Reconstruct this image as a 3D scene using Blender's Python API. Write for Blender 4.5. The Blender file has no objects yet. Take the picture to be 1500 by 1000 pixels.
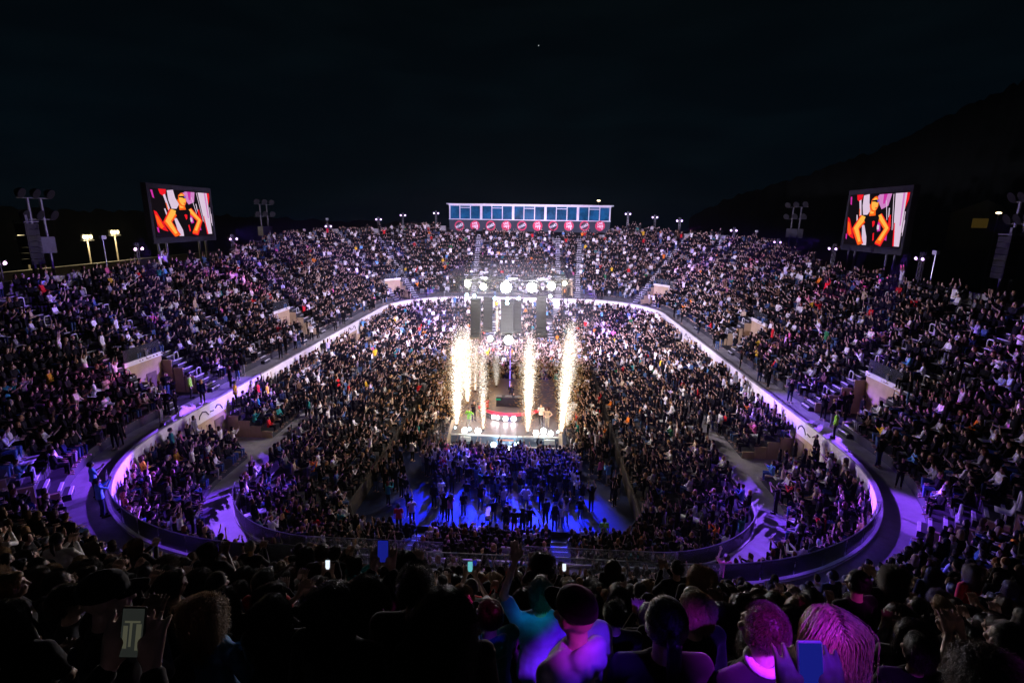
import bpy, math, random
import numpy as np
from mathutils import Vector, Matrix
random.seed(11)
RNG = np.random.default_rng(11)
R = math.radians
scene = bpy.context.scene
COL = scene.collection

# ------------------------------------------------------------------ camera
CAMX, CAMZ = 2.8, 21.0
PITCH, YAW, ROLL, FPX = R(13.37), R(2.91), R(0.84), 760.0
cam_d = bpy.data.cameras.new('camera')
cam_d.sensor_width = 36.0
cam_d.lens = FPX / 1500 * 36.0
cam_d.clip_start = 0.05
cam_d.clip_end = 3000
cam = bpy.data.objects.new('camera', cam_d)
COL.objects.link(cam)
cam.matrix_world = (Matrix.Translation((CAMX, 0, CAMZ)) @ Matrix.Rotation(YAW, 4, 'Z')
                    @ Matrix.Rotation(R(90) - PITCH, 4, 'X') @ Matrix.Rotation(ROLL, 4, 'Z'))
scene.camera = cam

def ray(px, py):
    """direction in the world through a place in the photograph (1500 x 1000)"""
    d = Vector(((px - 750) / FPX, (500 - py) / FPX, -1.0))
    return (cam.matrix_world.to_3x3() @ d).normalized()
def at_z(px, py, z):
    d = ray(px, py); t = (z - CAMZ) / d.z
    return Vector((CAMX, 0, CAMZ)) + d * t
def at_y(px, py, y):
    d = ray(px, py); t = y / d.y
    return Vector((CAMX, 0, CAMZ)) + d * t
def at_x(px, py, x):
    d = ray(px, py); t = (x - CAMX) / d.x
    return Vector((CAMX, 0, CAMZ)) + d * t
CAMI = cam.matrix_world.inverted()
def project(p):
    q = CAMI @ Vector(p)
    if q.z > -0.05: return None
    return 750 + FPX * q.x / -q.z, 500 - FPX * q.y / -q.z, -q.z

# ------------------------------------------------------------------ sky
world = bpy.data.worlds.new('World')
scene.world = world
world.use_nodes = True
nt = world.node_tree
bg = nt.nodes['Background']
tc = nt.nodes.new('ShaderNodeTexCoord')
sep = nt.nodes.new('ShaderNodeSeparateXYZ')
nt.links.new(tc.outputs['Generated'], sep.inputs[0])
cr = nt.nodes.new('ShaderNodeValToRGB')
cr.color_ramp.elements[0].position = 0.0
cr.color_ramp.elements[0].color = (0.0006, 0.0026, 0.0048, 1)
cr.color_ramp.elements[1].position = 0.55
cr.color_ramp.elements[1].color = (0.0010, 0.0020, 0.0023, 1)
e = cr.color_ramp.elements.new(0.16); e.color = (0.0006, 0.0026, 0.0046, 1)
nt.links.new(sep.outputs['Z'], cr.inputs[0])
no = nt.nodes.new('ShaderNodeTexNoise'); no.inputs['Scale'].default_value = 5.0; no.inputs['Detail'].default_value = 5
mp = nt.nodes.new('ShaderNodeMapping'); mp.inputs['Scale'].default_value = (1, 1, 4.0)
nt.links.new(tc.outputs['Generated'], mp.inputs[0]); nt.links.new(mp.outputs[0], no.inputs['Vector'])
cr2 = nt.nodes.new('ShaderNodeValToRGB')
cr2.color_ramp.elements[0].position = 0.45; cr2.color_ramp.elements[0].color = (1, 1, 1, 1)
cr2.color_ramp.elements[1].position = 0.75; cr2.color_ramp.elements[1].color = (1.9, 1.6, 1.45, 1)
nt.links.new(no.outputs['Fac'], cr2.inputs[0])
mx = nt.nodes.new('ShaderNodeMixRGB'); mx.blend_type = 'MULTIPLY'; mx.inputs[0].default_value = 1
nt.links.new(cr.outputs[0], mx.inputs[1]); nt.links.new(cr2.outputs[0], mx.inputs[2])
nt.links.new(mx.outputs[0], bg.inputs['Color'])
bg.inputs['Strength'].default_value = 0.78

vs = scene.view_settings
scene.display_settings.display_device = 'sRGB'
vs.view_transform = 'Standard'; vs.look = 'None'; vs.exposure = 0.0; vs.gamma = 1.0
vs.use_curve_mapping = False
scene.render.engine = 'CYCLES'
scene.cycles.use_denoising = True
scene.cycles.max_bounces = 4
scene.cycles.diffuse_bounces = 2
scene.cycles.glossy_bounces = 2
scene.cycles.transmission_bounces = 4
scene.cycles.transparent_max_bounces = 12
scene.cycles.volume_bounces = 0
scene.cycles.sample_clamp_indirect = 4.0
scene.cycles.use_light_tree = True

# ------------------------------------------------------------------ lamps of the show
VIOLET, MAGENTA, BLUE, WHITE, WARM = (0.18, 0.045, 1.0), (0.95, 0.08, 0.85), (0.03, 0.06, 1.0), (1.0, 0.95, 1.0), (1.0, 0.72, 0.45)
def lamp(name, kind, loc, energy, color, target=None, size=60, blend=0.6, radius=0.25):
    d = bpy.data.lights.new(name, kind); d.energy = energy; d.color = color
    d.shadow_soft_size = radius
    if kind == 'SPOT':
        d.spot_size = R(size); d.spot_blend = blend
    o = bpy.data.objects.new(name, d); COL.objects.link(o); o.location = loc
    if target is not None:
        o.rotation_euler = (Vector(target) - Vector(loc)).to_track_quat('-Z', 'Y').to_euler()
    return o
K = 1.0
# the white heads of the truss: far stand, then both sides, then back towards the near stand
LILAC = (.74, .64, 1.0)
for x in (-3.0, 0.0, 3.0):
    lamp('truss_beam', 'SPOT', (x, 55.6, 14.4), 82000 * K, LILAC, (x * 5, 108, 11), 95, 0.75)
for sx in (-1, 1):
    lamp('truss_beam', 'SPOT', (sx * 6.6, 55.0, 14.2), 24000 * K, LILAC, (sx * 30, 72, 10), 84, 0.8)
    lamp('truss_beam', 'SPOT', (sx * 6.8, 52.5, 14.2), 11500 * K, (.78, .64, 1), (sx * 30, 46, 9.5), 76, 0.8)
    lamp('truss_beam', 'SPOT', (sx * 6.6, 53.5, 13.4), 8500 * K, (1, .86, .88), (sx * 17, 62, 3.4), 70, 0.8)
    lamp('truss_beam', 'SPOT', (sx * 6.6, 52.5, 13.4), 6500 * K, (1, .82, .84), (sx * 17, 45, 3.0), 56, 0.8)
    # violet washes on the walkways of the near and far corners
    lamp('violet_wash', 'SPOT', (sx * 4.0, 48.0, 14.4), 150000 * K, VIOLET, (sx * 17.0, 28.0, 2.9), 13, 0.5)
    lamp('violet_wash', 'SPOT', (sx * 36.5, 50.0, 18.6), 110000 * K, (.24, .08, 1), (sx * 16.6, 28.6, 2.9), 17, 0.6)
    lamp('violet_wash', 'SPOT', (sx * 37, 66.0, 18.8), 42000 * K, (.16, .05, 1), (-sx * 33, 36, 12), 38, 0.8)  # added violet fill over the opposite side stand
    lamp('violet_wash', 'SPOT', (sx * 37, 52.0, 18.8), 30000 * K, (.16, .05, 1), (-sx * 31, 66, 12), 42, 0.8)  # second added fill, farther along the side stand
    lamp('violet_wash', 'SPOT', (sx * 36.5, 56.0, 18.6), 42000 * K, (.20, .06, 1), (sx * 16.4, 35.5, 2.9), 13, 0.7)
    lamp('violet_wash', 'SPOT', (sx * 3.6, 48.0, 14.4), 300000 * K, (.22, .05, 1), (sx * 22.0, 25.2, 6.4), 10, 0.6)
    lamp('violet_wash', 'SPOT', (sx * 3.6, 48.0, 14.4), 230000 * K, (.22, .05, 1), (sx * 19.0, 21.8, 6.4), 9, 0.6)
    lamp('violet_wash', 'SPOT', (sx * 3.6, 48.0, 14.4), 170000 * K, (.20, .04, 1), (sx * 12.5, 19.2, 6.4), 9, 0.6)
    lamp('violet_wash', 'SPOT', (sx * 2.0, 106.0, 17.5), 42000 * K, (.30, .08, 1), (sx * 20.6, 30.0, 6.4), 9, 0.6)
    lamp('violet_wash', 'SPOT', (sx * 4.0, 57.0, 14.0), 90000 * K, VIOLET, (sx * 15.4, 88.0, 2.9), 13, 0.6)
    lamp('violet_wash', 'SPOT', (sx * 5.0, 57.0, 14.0), 60000 * K, VIOLET, (sx * 21.5, 92.0, 6.4), 12, 0.6)
    lamp('violet_wash', 'SPOT', (sx * 7.0, 50.0, 14.4), 60000 * K, VIOLET, (sx * 23.8, 41, 6.5), 22, 0.6)
lamp('truss_beam', 'SPOT', (0.6, 48.2, 13.9), 8500 * K, (.90, .80, 1), (0, 6, 23.5), 86, 0.7)
lamp('violet_wash', 'SPOT', (-1.2, 48.2, 13.9), 30000 * K, (.28, .04, 1), (0, 24.5, 1.8), 28, 0.6)
# blue on the open floor and violet on the people before the stage
for x in (-3.0, 0.5, 3.8):
    lamp('blue_wash', 'SPOT', (x * .9, 46.4, 8.0), 170000 * K, (.003, .014, 1), (x * 1.2, 34.4, 0), 36, 1.0)
lamp('violet_wash', 'SPOT', (0, 46.5, 12.2), 7000 * K, (.45, .10, 1), (0, 40.0, 0.8), 36, 0.6)

# ------------------------------------------------------------------ materials
MATS = {}
def mat(name, color, rough=0.7, metal=0.0, vary=0.25, scale=3.0, emit=None, strength=0.0, bump=0.0, coord='Object', alpha=None, spec=0.5):
    m = bpy.data.materials.new(name); m.use_nodes = True
    t = m.node_tree; b = t.nodes['Principled BSDF']
    b.inputs['Roughness'].default_value = rough; b.inputs['Metallic'].default_value = metal
    b.inputs['Specular IOR Level'].default_value = spec
    c = (*color, 1)
    if vary > 0:
        tc = t.nodes.new('ShaderNodeTexCoord'); n = t.nodes.new('ShaderNodeTexNoise')
        n.inputs['Scale'].default_value = scale; n.inputs['Detail'].default_value = 6; n.inputs['Roughness'].default_value = .65
        t.links.new(tc.outputs[coord], n.inputs['Vector'])
        r = t.nodes.new('ShaderNodeValToRGB')
        r.color_ramp.elements[0].position = .3; r.color_ramp.elements[1].position = .72
        r.color_ramp.elements[0].color = (*[v * (1 - vary) for v in color], 1)
        r.color_ramp.elements[1].color = (*[min(1, v * (1 + vary)) for v in color], 1)
        t.links.new(n.outputs['Fac'], r.inputs[0]); t.links.new(r.outputs[0], b.inputs['Base Color'])
        if bump:
            bp = t.nodes.new('ShaderNodeBump'); bp.inputs['Strength'].default_value = bump; bp.inputs['Distance'].default_value = .02
            t.links.new(n.outputs['Fac'], bp.inputs['Height']); t.links.new(bp.outputs[0], b.inputs['Normal'])
    else:
        b.inputs['Base Color'].default_value = c
    if emit:
        b.inputs['Emission Color'].default_value = (*emit, 1); b.inputs['Emission Strength'].default_value = strength
    if alpha is not None: b.inputs['Alpha'].default_value = alpha
    MATS[name] = m
    return m
def tinted(name, rough, source, attr=None, sheen=0.0, scale=40, bump=.15, stretch=(1, 1, 1), vary=.3):
    """material whose base colour is the object's own colour (or, for the mass of the crowd, a colour kept per figure)"""
    m = bpy.data.materials.new(name); m.use_nodes = True
    t = m.node_tree; b = t.nodes['Principled BSDF']; b.inputs['Roughness'].default_value = rough
    b.inputs['Specular IOR Level'].default_value = .5 if name in ('hair', 'skin') else .08
    if source == 'object':
        i = t.nodes.new('ShaderNodeObjectInfo'); out = i.outputs['Color']
    else:
        i = t.nodes.new('ShaderNodeAttribute'); i.attribute_type = 'INSTANCER'; i.attribute_name = attr; out = i.outputs['Color']
    tc = t.nodes.new('ShaderNodeTexCoord'); mp = t.nodes.new('ShaderNodeMapping'); mp.inputs['Scale'].default_value = stretch
    n = t.nodes.new('ShaderNodeTexNoise'); n.inputs['Scale'].default_value = scale; n.inputs['Detail'].default_value = 4
    t.links.new(tc.outputs['Object'], mp.inputs[0]); t.links.new(mp.outputs[0], n.inputs['Vector'])
    mr = t.nodes.new('ShaderNodeMapRange'); mr.inputs['From Min'].default_value = .3; mr.inputs['From Max'].default_value = .7
    mr.inputs['To Min'].default_value = 1 - vary; mr.inputs['To Max'].default_value = 1 + vary
    t.links.new(n.outputs['Fac'], mr.inputs['Value'])
    mx = t.nodes.new('ShaderNodeMixRGB'); mx.blend_type = 'MULTIPLY'; mx.inputs[0].default_value = 1
    t.links.new(out, mx.inputs[1]); t.links.new(mr.outputs[0], mx.inputs[2]); t.links.new(mx.outputs[0], b.inputs['Base Color'])
    if bump:
        bp = t.nodes.new('ShaderNodeBump'); bp.inputs['Strength'].default_value = bump; bp.inputs['Distance'].default_value = .01
        t.links.new(n.outputs['Fac'], bp.inputs['Height']); t.links.new(bp.outputs[0], b.inputs['Normal'])
    if sheen: b.inputs['Sheen Weight'].default_value = sheen
    MATS[name] = m
    return m
def glow(name, color, strength):
    m = bpy.data.materials.new(name); m.use_nodes = True
    t = m.node_tree; t.nodes.remove(t.nodes['Principled BSDF'])
    e = t.nodes.new('ShaderNodeEmission'); e.inputs[0].default_value = (*color, 1); e.inputs[1].default_value = strength
    t.links.new(e.outputs[0], t.nodes['Material Output'].inputs['Surface'])
    m.cycles.emission_sampling = 'NONE'
    MATS[name] = m
    return m
M = MATS
mat('ground', (.035, .04, .03), .95, scale=.15, bump=.3)
mat('hill', (.09, .11, .09), 1, vary=.15, scale=.03)
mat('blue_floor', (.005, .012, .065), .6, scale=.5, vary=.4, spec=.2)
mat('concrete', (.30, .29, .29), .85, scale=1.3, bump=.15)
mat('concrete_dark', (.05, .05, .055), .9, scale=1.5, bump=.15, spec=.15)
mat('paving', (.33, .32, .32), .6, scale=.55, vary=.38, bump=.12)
mat('white_wall', (.76, .73, .70), .65, scale=.8, vary=.10)
mat('tan_wall', (.46, .34, .20), .8, scale=1.2, vary=.16)
mat('tan_dark', (.16, .11, .07), .85, scale=1.5)
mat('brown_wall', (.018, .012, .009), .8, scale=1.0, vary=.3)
mat('white_metal', (.56, .56, .60), .45, .1, vary=.08)
mat('nosing', (.60, .60, .62), .6, vary=.15, scale=4)
mat('steel', (.42, .43, .46), .33, .85, vary=.12, scale=6)
mat('dark_metal', (.028, .028, .031), .5, .5, vary=.3)
mat('grey_metal', (.16, .16, .17), .5, .5, vary=.2)
mat('black', (.010, .010, .011), .6, vary=.3, scale=5)
mat('matting', (.004, .005, .008), .9, vary=.4, scale=1.5, spec=.04)
mat('door', (.03, .028, .026), .6)
mat('banner', (.022, .03, .045), .8, vary=.15, scale=1)
mat('crimson', (.60, .012, .075), .6, vary=.06)
mat('white_print', (.8, .8, .8), .7, vary=.04)
mat('stage_deck', (.075, .055, .05), .45, scale=1.2, vary=.3)
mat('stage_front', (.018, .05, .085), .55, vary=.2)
mat('cream', (.62, .55, .46), .7, vary=.1)
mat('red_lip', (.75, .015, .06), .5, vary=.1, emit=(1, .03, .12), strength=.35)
mat('seat', (.50, .51, .54), .4, vary=.1)
mat('booth_blue', (.008, .07, .15), .10, vary=.8, scale=.45, emit=(.01, .12, .26), strength=.06)  # blotches and faint glow put into the panes in place of reflections
mat('phone_case', (.02, .02, .022), .35, vary=.1)
mat('phone_rim', (.75, .75, .8), .3, .4, vary=.05)
mat('skin_plain', (.5, .3, .22), .55)
mat('bark', (.05, .035, .025), .9)
mat('leaf', (.02, .035, .012), .8)
glow('lens_white', (1, .97, 1), 42)
glow('lens_warm', (1, .98, .72), 26)
glow('lens_blue', (.55, .85, 1), 16)
glow('lens_violet', (.70, .45, 1), 4)
glow('lens_magenta', (1, .6, 1), 7)
glow('lens_dim', (.8, .85, .9), 1.2)
glow('flood_yellow', (1, .84, .42), 4)
glow('street_orange', (1, .72, .42), 6)
glow('led_violet', (.42, .25, 1), 1.6)
glow('led_green', (.03, .6, .25), .5)
glow('led_red', (1, .35, .2), .9)
glow('phone_columns', (.55, .55, .36), .11)
glow('window_lit', (1, .62, .12), .03)
glow('star', (.9, .95, 1), .5)
glow('screen_picture', (1, 1, 1), 1.0)
for k, (c, s) in dict(phone_white=((.8, .9, 1), 1.1), phone_teal=((.2, .75, .8), .6), phone_blue=((.02, .03, .55), .35), phone_dim=((.30, .34, .30), .05)).items(): glow(k, c, s)
t = M['screen_picture'].node_tree
a = t.nodes.new('ShaderNodeAttribute'); a.attribute_name = 'picture'
t.links.new(a.outputs['Color'], [n for n in t.nodes if n.type == 'EMISSION'][0].inputs[0])
# glass of the barriers: mostly clear, a little reflection
m = bpy.data.materials.new('glass'); m.use_nodes = True; t = m.node_tree
t.nodes.remove(t.nodes['Principled BSDF'])
tr = t.nodes.new('ShaderNodeBsdfTransparent'); tr.inputs[0].default_value = (.80, .82, .86, 1)
gl = t.nodes.new('ShaderNodeBsdfGlossy'); gl.inputs['Roughness'].default_value = .06
df = t.nodes.new('ShaderNodeBsdfDiffuse'); df.inputs[0].default_value = (.5, .55, .62, 1)
fr = t.nodes.new('ShaderNodeFresnel'); fr.inputs['IOR'].default_value = 1.5
m1 = t.nodes.new('ShaderNodeMixShader'); m2 = t.nodes.new('ShaderNodeMixShader'); m1.inputs[0].default_value = .06
t.links.new(tr.outputs[0], m1.inputs[1]); t.links.new(df.outputs[0], m1.inputs[2])
t.links.new(fr.outputs[0], m2.inputs[0]); t.links.new(m1.outputs[0], m2.inputs[1]); t.links.new(gl.outputs[0], m2.inputs[2])
t.links.new(m2.outputs[0], t.nodes['Material Output'].inputs['Surface']); MATS['glass'] = m
# people: one set tinted by object colour, one by a colour kept per figure of the crowd
tinted('skin', .5, 'object', scale=30, bump=.05, vary=.12)
tinted('hair', .42, 'object', scale=55, bump=.7, stretch=(1.6, 1.6, .12), vary=.55)
tinted('cloth', .85, 'object', scale=8, bump=.8, sheen=.2, vary=.25)
for part in ('skin', 'hair', 'top', 'leg'):
    tinted('crowd_' + part, .75, 'instancer', part + '_col', scale=20, bump=0, vary=.2)

# ------------------------------------------------------------------ mesh building
class MB:
    def __init__(s): s.v = []; s.f = []; s.m = []; s.k = 0
    def add(s, vs, fs):
        n = len(s.v); s.v.extend([tuple(p) for p in vs]); s.f.extend([tuple(i + n for i in f) for f in fs]); s.m.extend([s.k] * len(fs)); return s
    def box(s, c, d, rz=0.0, M4=None):
        x, y, z = d[0] / 2, d[1] / 2, d[2] / 2
        P = [Vector((a, b, e)) for a in (-x, x) for b in (-y, y) for e in (-z, z)]
        T = M4 if M4 is not None else Matrix.Translation(c) @ Matrix.Rotation(rz, 4, 'Z')
        return s.add([T @ p for p in P], [(0, 1, 3, 2), (4, 6, 7, 5), (0, 4, 5, 1), (2, 3, 7, 6), (0, 2, 6, 4), (1, 5, 7, 3)])
    def bar(s, a, b, w, h=None):
        a, b = Vector(a), Vector(b); d = b - a
        q = d.to_track_quat('X', 'Z').to_matrix().to_4x4()
        return s.box(None, (d.length, w, h or w), M4=Matrix.Translation((a + b) / 2) @ q)
    def rings(s, loops, cap=True):
        n = len(loops[0]); o = len(s.v)
        for L in loops: s.v.extend([tuple(p) for p in L])
        F = []
        for i in range(len(loops) - 1):
            for j in range(n):
                F.append((o + i * n + j, o + i * n + (j + 1) % n, o + (i + 1) * n + (j + 1) % n, o + (i + 1) * n + j))
        if cap:
            F.append(tuple(o + j for j in reversed(range(n)))); F.append(tuple(o + (len(loops) - 1) * n + j for j in range(n)))
        s.f.extend(F); s.m.extend([s.k] * len(F)); return s
    def tube(s, pts, r, n=8):
        pts = [Vector(p) for p in pts]; rr = r if isinstance(r, (list, tuple)) else [r] * len(pts)
        L = []; ref = None
        for i, p in enumerate(pts):
            d = (pts[min(i + 1, len(pts) - 1)] - pts[max(i - 1, 0)]).normalized()
            if ref is None:
                ref = Vector((0, 0, 1)) if abs(d.z) < .9 else Vector((1, 0, 0))
            u = (ref - d * ref.dot(d)).normalized(); ref = u; w = d.cross(u)
            L.append([p + (u * math.cos(a) + w * math.sin(a)) * rr[i] for a in [2 * math.pi * k / n for k in range(n)]])
        return s.rings(L)
    def cone(s, p0, r0, p1, r1, n=12):
        """limb: tapered, with round ends"""
        p0, p1 = Vector(p0), Vector(p1); d = (p1 - p0)
        if d.length < 1e-5: d = Vector((0, 0, 1e-4))
        d.normalize()
        P = []; Q = []
        for a in (-80, -50, -20): P.append(p0 + d * (r0 * math.sin(R(a)))); Q.append(r0 * math.cos(R(a)))
        for a in (20, 50, 80): P.append(p1 + d * (r1 * math.sin(R(a)))); Q.append(r1 * math.cos(R(a)))
        return s.tube(P, Q, n)
    def ball(s, c, r, n=14, k=9, M3=None):
        c = Vector(c); r = r if isinstance(r, (tuple, list)) else (r, r, r)
        L = []
        for i in range(k + 1):
            a = R(-88 + 176 * i / k)
            ring = []
            for j in range(n):
                b = 2 * math.pi * j / n
                p = Vector((r[0] * math.cos(a) * math.cos(b), r[1] * math.cos(a) * math.sin(b), r[2] * math.sin(a)))
                ring.append(c + (M3 @ p if M3 is not None else p))
            L.append(ring)
        return s.rings(L)
    def loft(s, secs, n=16):
        """secs: (centre, rx, ry) with horizontal ellipses"""
        return s.rings([[Vector(c) + Vector((rx * math.cos(a), ry * math.sin(a), 0)) for a in [2 * math.pi * k / n for k in range(n)]] for c, rx, ry in secs])
    def disc(s, c, nrm, r, n=20, depth=0.0):
        nrm = Vector(nrm).normalized(); c = Vector(c)
        return s.tube([c - nrm * max(depth, .004) / 2, c + nrm * max(depth, .004) / 2], r, n)
    def mesh(s, name, mats, smooth=False):
        me = bpy.data.meshes.new(name); me.from_pydata(s.v, [], s.f)
        for mm in (mats if isinstance(mats, (list, tuple)) else [mats]): me.materials.append(M[mm] if isinstance(mm, str) else mm)
        if len(me.materials) > 1: me.polygons.foreach_set('material_index', s.m)
        if smooth: me.polygons.foreach_set('use_smooth', [True] * len(me.polygons))
        me.update(); return me
    def build(s, name, mats, parent=None, smooth=False):
        return obj(name, s.mesh(name, mats, smooth), parent)
def obj(name, me, parent=None):
    o = bpy.data.objects.new(name, me); COL.objects.link(o)
    if parent is not None: o.parent = parent
    return o
def tag(o, label=None, cat=None, group=None, kind=None):
    if label: o['label'] = label
    if cat: o['category'] = cat
    if group: o['group'] = group
    if kind: o['kind'] = kind
    return o
def thing(name, label, cat, loc=(0, 0, 0), rz=0.0, group=None):
    o = bpy.data.objects.new(name, None); COL.objects.link(o); o.empty_display_size = .2
    o.location = loc; o.rotation_euler = (0, 0, rz)
    return tag(o, label, cat, group)
def kids(o): return [c for c in bpy.data.objects if c.parent is o]
TREE = {}
def dup(root, loc, rz, label=None, group=None):
    """copy of a thing, its parts and their sub-parts"""
    if root.name not in TREE:
        TREE[root.name] = [(c, kids(c)) for c in kids(root)]
    r = root.copy(); COL.objects.link(r); r.location = loc; r.rotation_euler = (0, 0, rz)
    if label: r['label'] = label
    if group: r['group'] = group
    for c, gs in TREE[root.name]:
        d = c.copy(); COL.objects.link(d); d.parent = r
        for g in gs:
            h = g.copy(); COL.objects.link(h); h.parent = d
    return r
def text_mesh(body, size, depth=.01):
    cu = bpy.data.curves.new('lettering', 'FONT'); cu.body = body; cu.size = size; cu.extrude = depth
    cu.align_x = 'CENTER'; cu.align_y = 'CENTER'; cu.offset = size * .03
    o = bpy.data.objects.new('lettering', cu); COL.objects.link(o)
    dg = bpy.context.evaluated_depsgraph_get(); dg.update()
    me = bpy.data.meshes.new_from_object(o.evaluated_get(dg)); bpy.data.objects.remove(o)
    return me
ORD = ['first', 'second', 'third', 'fourth', 'fifth', 'sixth', 'seventh', 'eighth', 'ninth', 'tenth', 'eleventh', 'twelfth', 'thirteenth']

# ------------------------------------------------------------------ the plan of the bowl: a rectangle with round corners
HW, HL, CR, YC = 22.8, 38.6, 13.74, 57.4
SX, SY = HW - CR, HL - CR
ARC = math.pi / 2 * CR
LOOP = 4 * SX + 4 * SY + 4 * ARC
def ring(s):
    """base place, outward direction, at run s round the bowl (from the middle of the near end, to the right)"""
    s %= LOOP
    cx, cy = SX, SY
    seg = [(SX, None), (ARC, (cx, -cy, -90)), (2 * SY, None), (ARC, (cx, cy, 0)), (2 * SX, None), (ARC, (-cx, cy, 90)), (2 * SY, None), (ARC, (-cx, -cy, 180)), (SX, None)]
    for i, (L, a) in enumerate(seg):
        if s <= L or i == 8: break
        s -= L
    if a:
        t = R(a[2] + 90 * s / ARC); n = Vector((math.cos(t), math.sin(t)))
        return Vector((a[0], a[1] + YC)) + n * CR, n
    return {0: (Vector((s, YC - HL)), Vector((0, -1))), 2: (Vector((HW, YC - SY + s)), Vector((1, 0))), 4: (Vector((SX - s, YC + HL)), Vector((0, 1))),
            6: (Vector((-HW, YC + SY - s)), Vector((-1, 0))), 8: (Vector((-SX + s, YC - HL)), Vector((0, -1)))}[i]
def rp(s, off, z=None):
    b, n = ring(s); p = b + n * off
    return p if z is None else Vector((p.x, p.y, z))
def scale_at(s, off):
    """length on the ground, at this offset, of one metre of run"""
    a, b = rp(s - .05, off), rp(s + .05, off)
    return (a - b).length / .1
def near_s(x, y, fine=False):
    best = min(((rp(k * .25, 0) - Vector((x, y))).length, k * .25) for k in range(int(LOOP * 4)))
    best = min(((rp(best[1] + k * .01, 0) - Vector((x, y))).length, best[1] + k * .01) for k in range(-20, 21)) if fine else best
    return best[1]
S_RIGHT = SX + ARC + SY; S_LEFT = LOOP - S_RIGHT; S_FAR = LOOP / 2
def sR(y): return SX + ARC + (y - (YC - SY))
def sL(y): return LOOP - sR(y)

PS = 1.2      # size of a person: the plan above is in units of about 0.83 m
ZW, DEPTH, RISE, WALK, VR = 6.4, .90, .654, 2.0, 4
def nrows(s):
    t = min(abs(s - S_RIGHT), abs(s - S_LEFT))
    if abs(s - S_FAR) < 40 and abs(rp(s, 16.4).x) < 17.0 and rp(s, 16.4).y > 108: return 16     # under the glazed box
    far = rp(s, 0).y > YC
    for a, b, x, y in ((0, 8, 13.4, 13.4), (8, 24.9, 13.4, 15.5 if far else 13.4), (24.9, 46.5, 15.5 if far else 13.4, 18.8), (46.5, 60, 18.8, 19.4)):
        if t <= b: return int(x + (y - x) * (t - a) / (b - a) + .5)
    return 19
ZLOW, LOWOFF, MIDOFF = 2.9, -5.7, -3.75
MIDROWS, MIDD, MIDR = 4, .93, .43
INROWS, IND, INR = 7, .93, .30     # from the floor's edge outwards
INOFF0 = -12.35                    # first inner row starts here
# openings of the upper tier (run, half width) and of the middle tier
UPV = [(sR(38.0), 1.9), (sR(60.5), 1.9), (S_FAR - 8.2, 1.0), (S_FAR - 22.0, 1.2), (S_FAR + 21.5, 1.2), (sL(60.5), 1.9), (sL(38.0), 1.9),
       (20.3, 1.0), (LOOP - 20.3, 1.0)]
MDV = [(sR(36.6), 1.9), (sR(68.6), 1.9), (sL(37.2), 1.9), (sL(68.6), 1.9)]
UPA = []     # upper tier aisles (run, first row)
for s, w in UPV:
    far_side = [(s - w - .75, 0), (s + w + .75, 0)]
    UPA += far_side if 25 < s < LOOP - 25 else far_side[1:] if s < 25 else far_side[:1]
UPA += [(sR(49.2), 0), (sL(49.2), 0), (sR(71.3), 0), (sL(71.3), 0), (sR(81.0), 0), (sL(81.0), 0), (S_FAR + 9.6, 0), (12.0, 0), (LOOP - 12.0, 0)]
INA = [sR(y) for y in (33, 45, 57.4, 70, 82)] + [sL(y) for y in (33, 45, 57.4, 70, 82)] + [S_FAR - 5, S_FAR + 5, 4.5, LOOP - 4.5]
MDA = [sR(46), sL(46), sR(57.4), sL(57.4), sR(80), sL(80), S_FAR - 6, S_FAR + 6, 16, LOOP - 16, 5, LOOP - 5]
def sdist(a, b):
    d = abs(a - b) % LOOP; return min(d, LOOP - d)
def in_vom(s, vs, pad=0.0):
    return any(sdist(s, v) < w + pad for v, w in vs)
def samples(extra=()):
    S = set(round(k * LOOP / 296, 4) for k in range(296))
    for e in extra: S.add(round(e % LOOP, 4))
    S = sorted(S); out = [S[0]]
    for a in S[1:]:
        if a - out[-1] > .02: out.append(a)
    return out

# ground, floor, walkways
mb = MB(); mb.add([(-900, -700, -.02), (900, -700, -.02), (900, 1100, -.02), (-900, 1100, -.02)], [(0, 1, 2, 3)])
tag(mb.build('ground', 'ground'), kind='structure')
mb = MB()
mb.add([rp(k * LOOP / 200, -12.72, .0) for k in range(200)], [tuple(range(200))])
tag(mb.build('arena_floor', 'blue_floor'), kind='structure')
def strip(S, o0, z0, o1, z1, skip=None, mb=None):
    mb = mb or MB()
    for a, b in zip(S, S[1:] + [S[0] + LOOP]):
        if skip and skip((a + b) / 2): continue
        mb.add([rp(a, o0, z0), rp(b, o0, z0), rp(b, o1, z1), rp(a, o1, z1)], [(0, 1, 2, 3)])
    return mb
S0 = samples([v + d for v, w in UPV + MDV for d in (-w, w)])
mb = strip(S0, .16, ZW, WALK + .01, ZW)
tag(mb.build('upper_walkway', 'paving'), kind='structure')
mb = strip(S0, LOWOFF + .12, ZLOW, MIDOFF, ZLOW)
strip(S0, MIDOFF, ZLOW, -.1, ZLOW, skip=lambda s: not in_vom(s, MDV), mb=mb)
tag(mb.build('lower_walkway', 'paving'), kind='structure')

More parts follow.
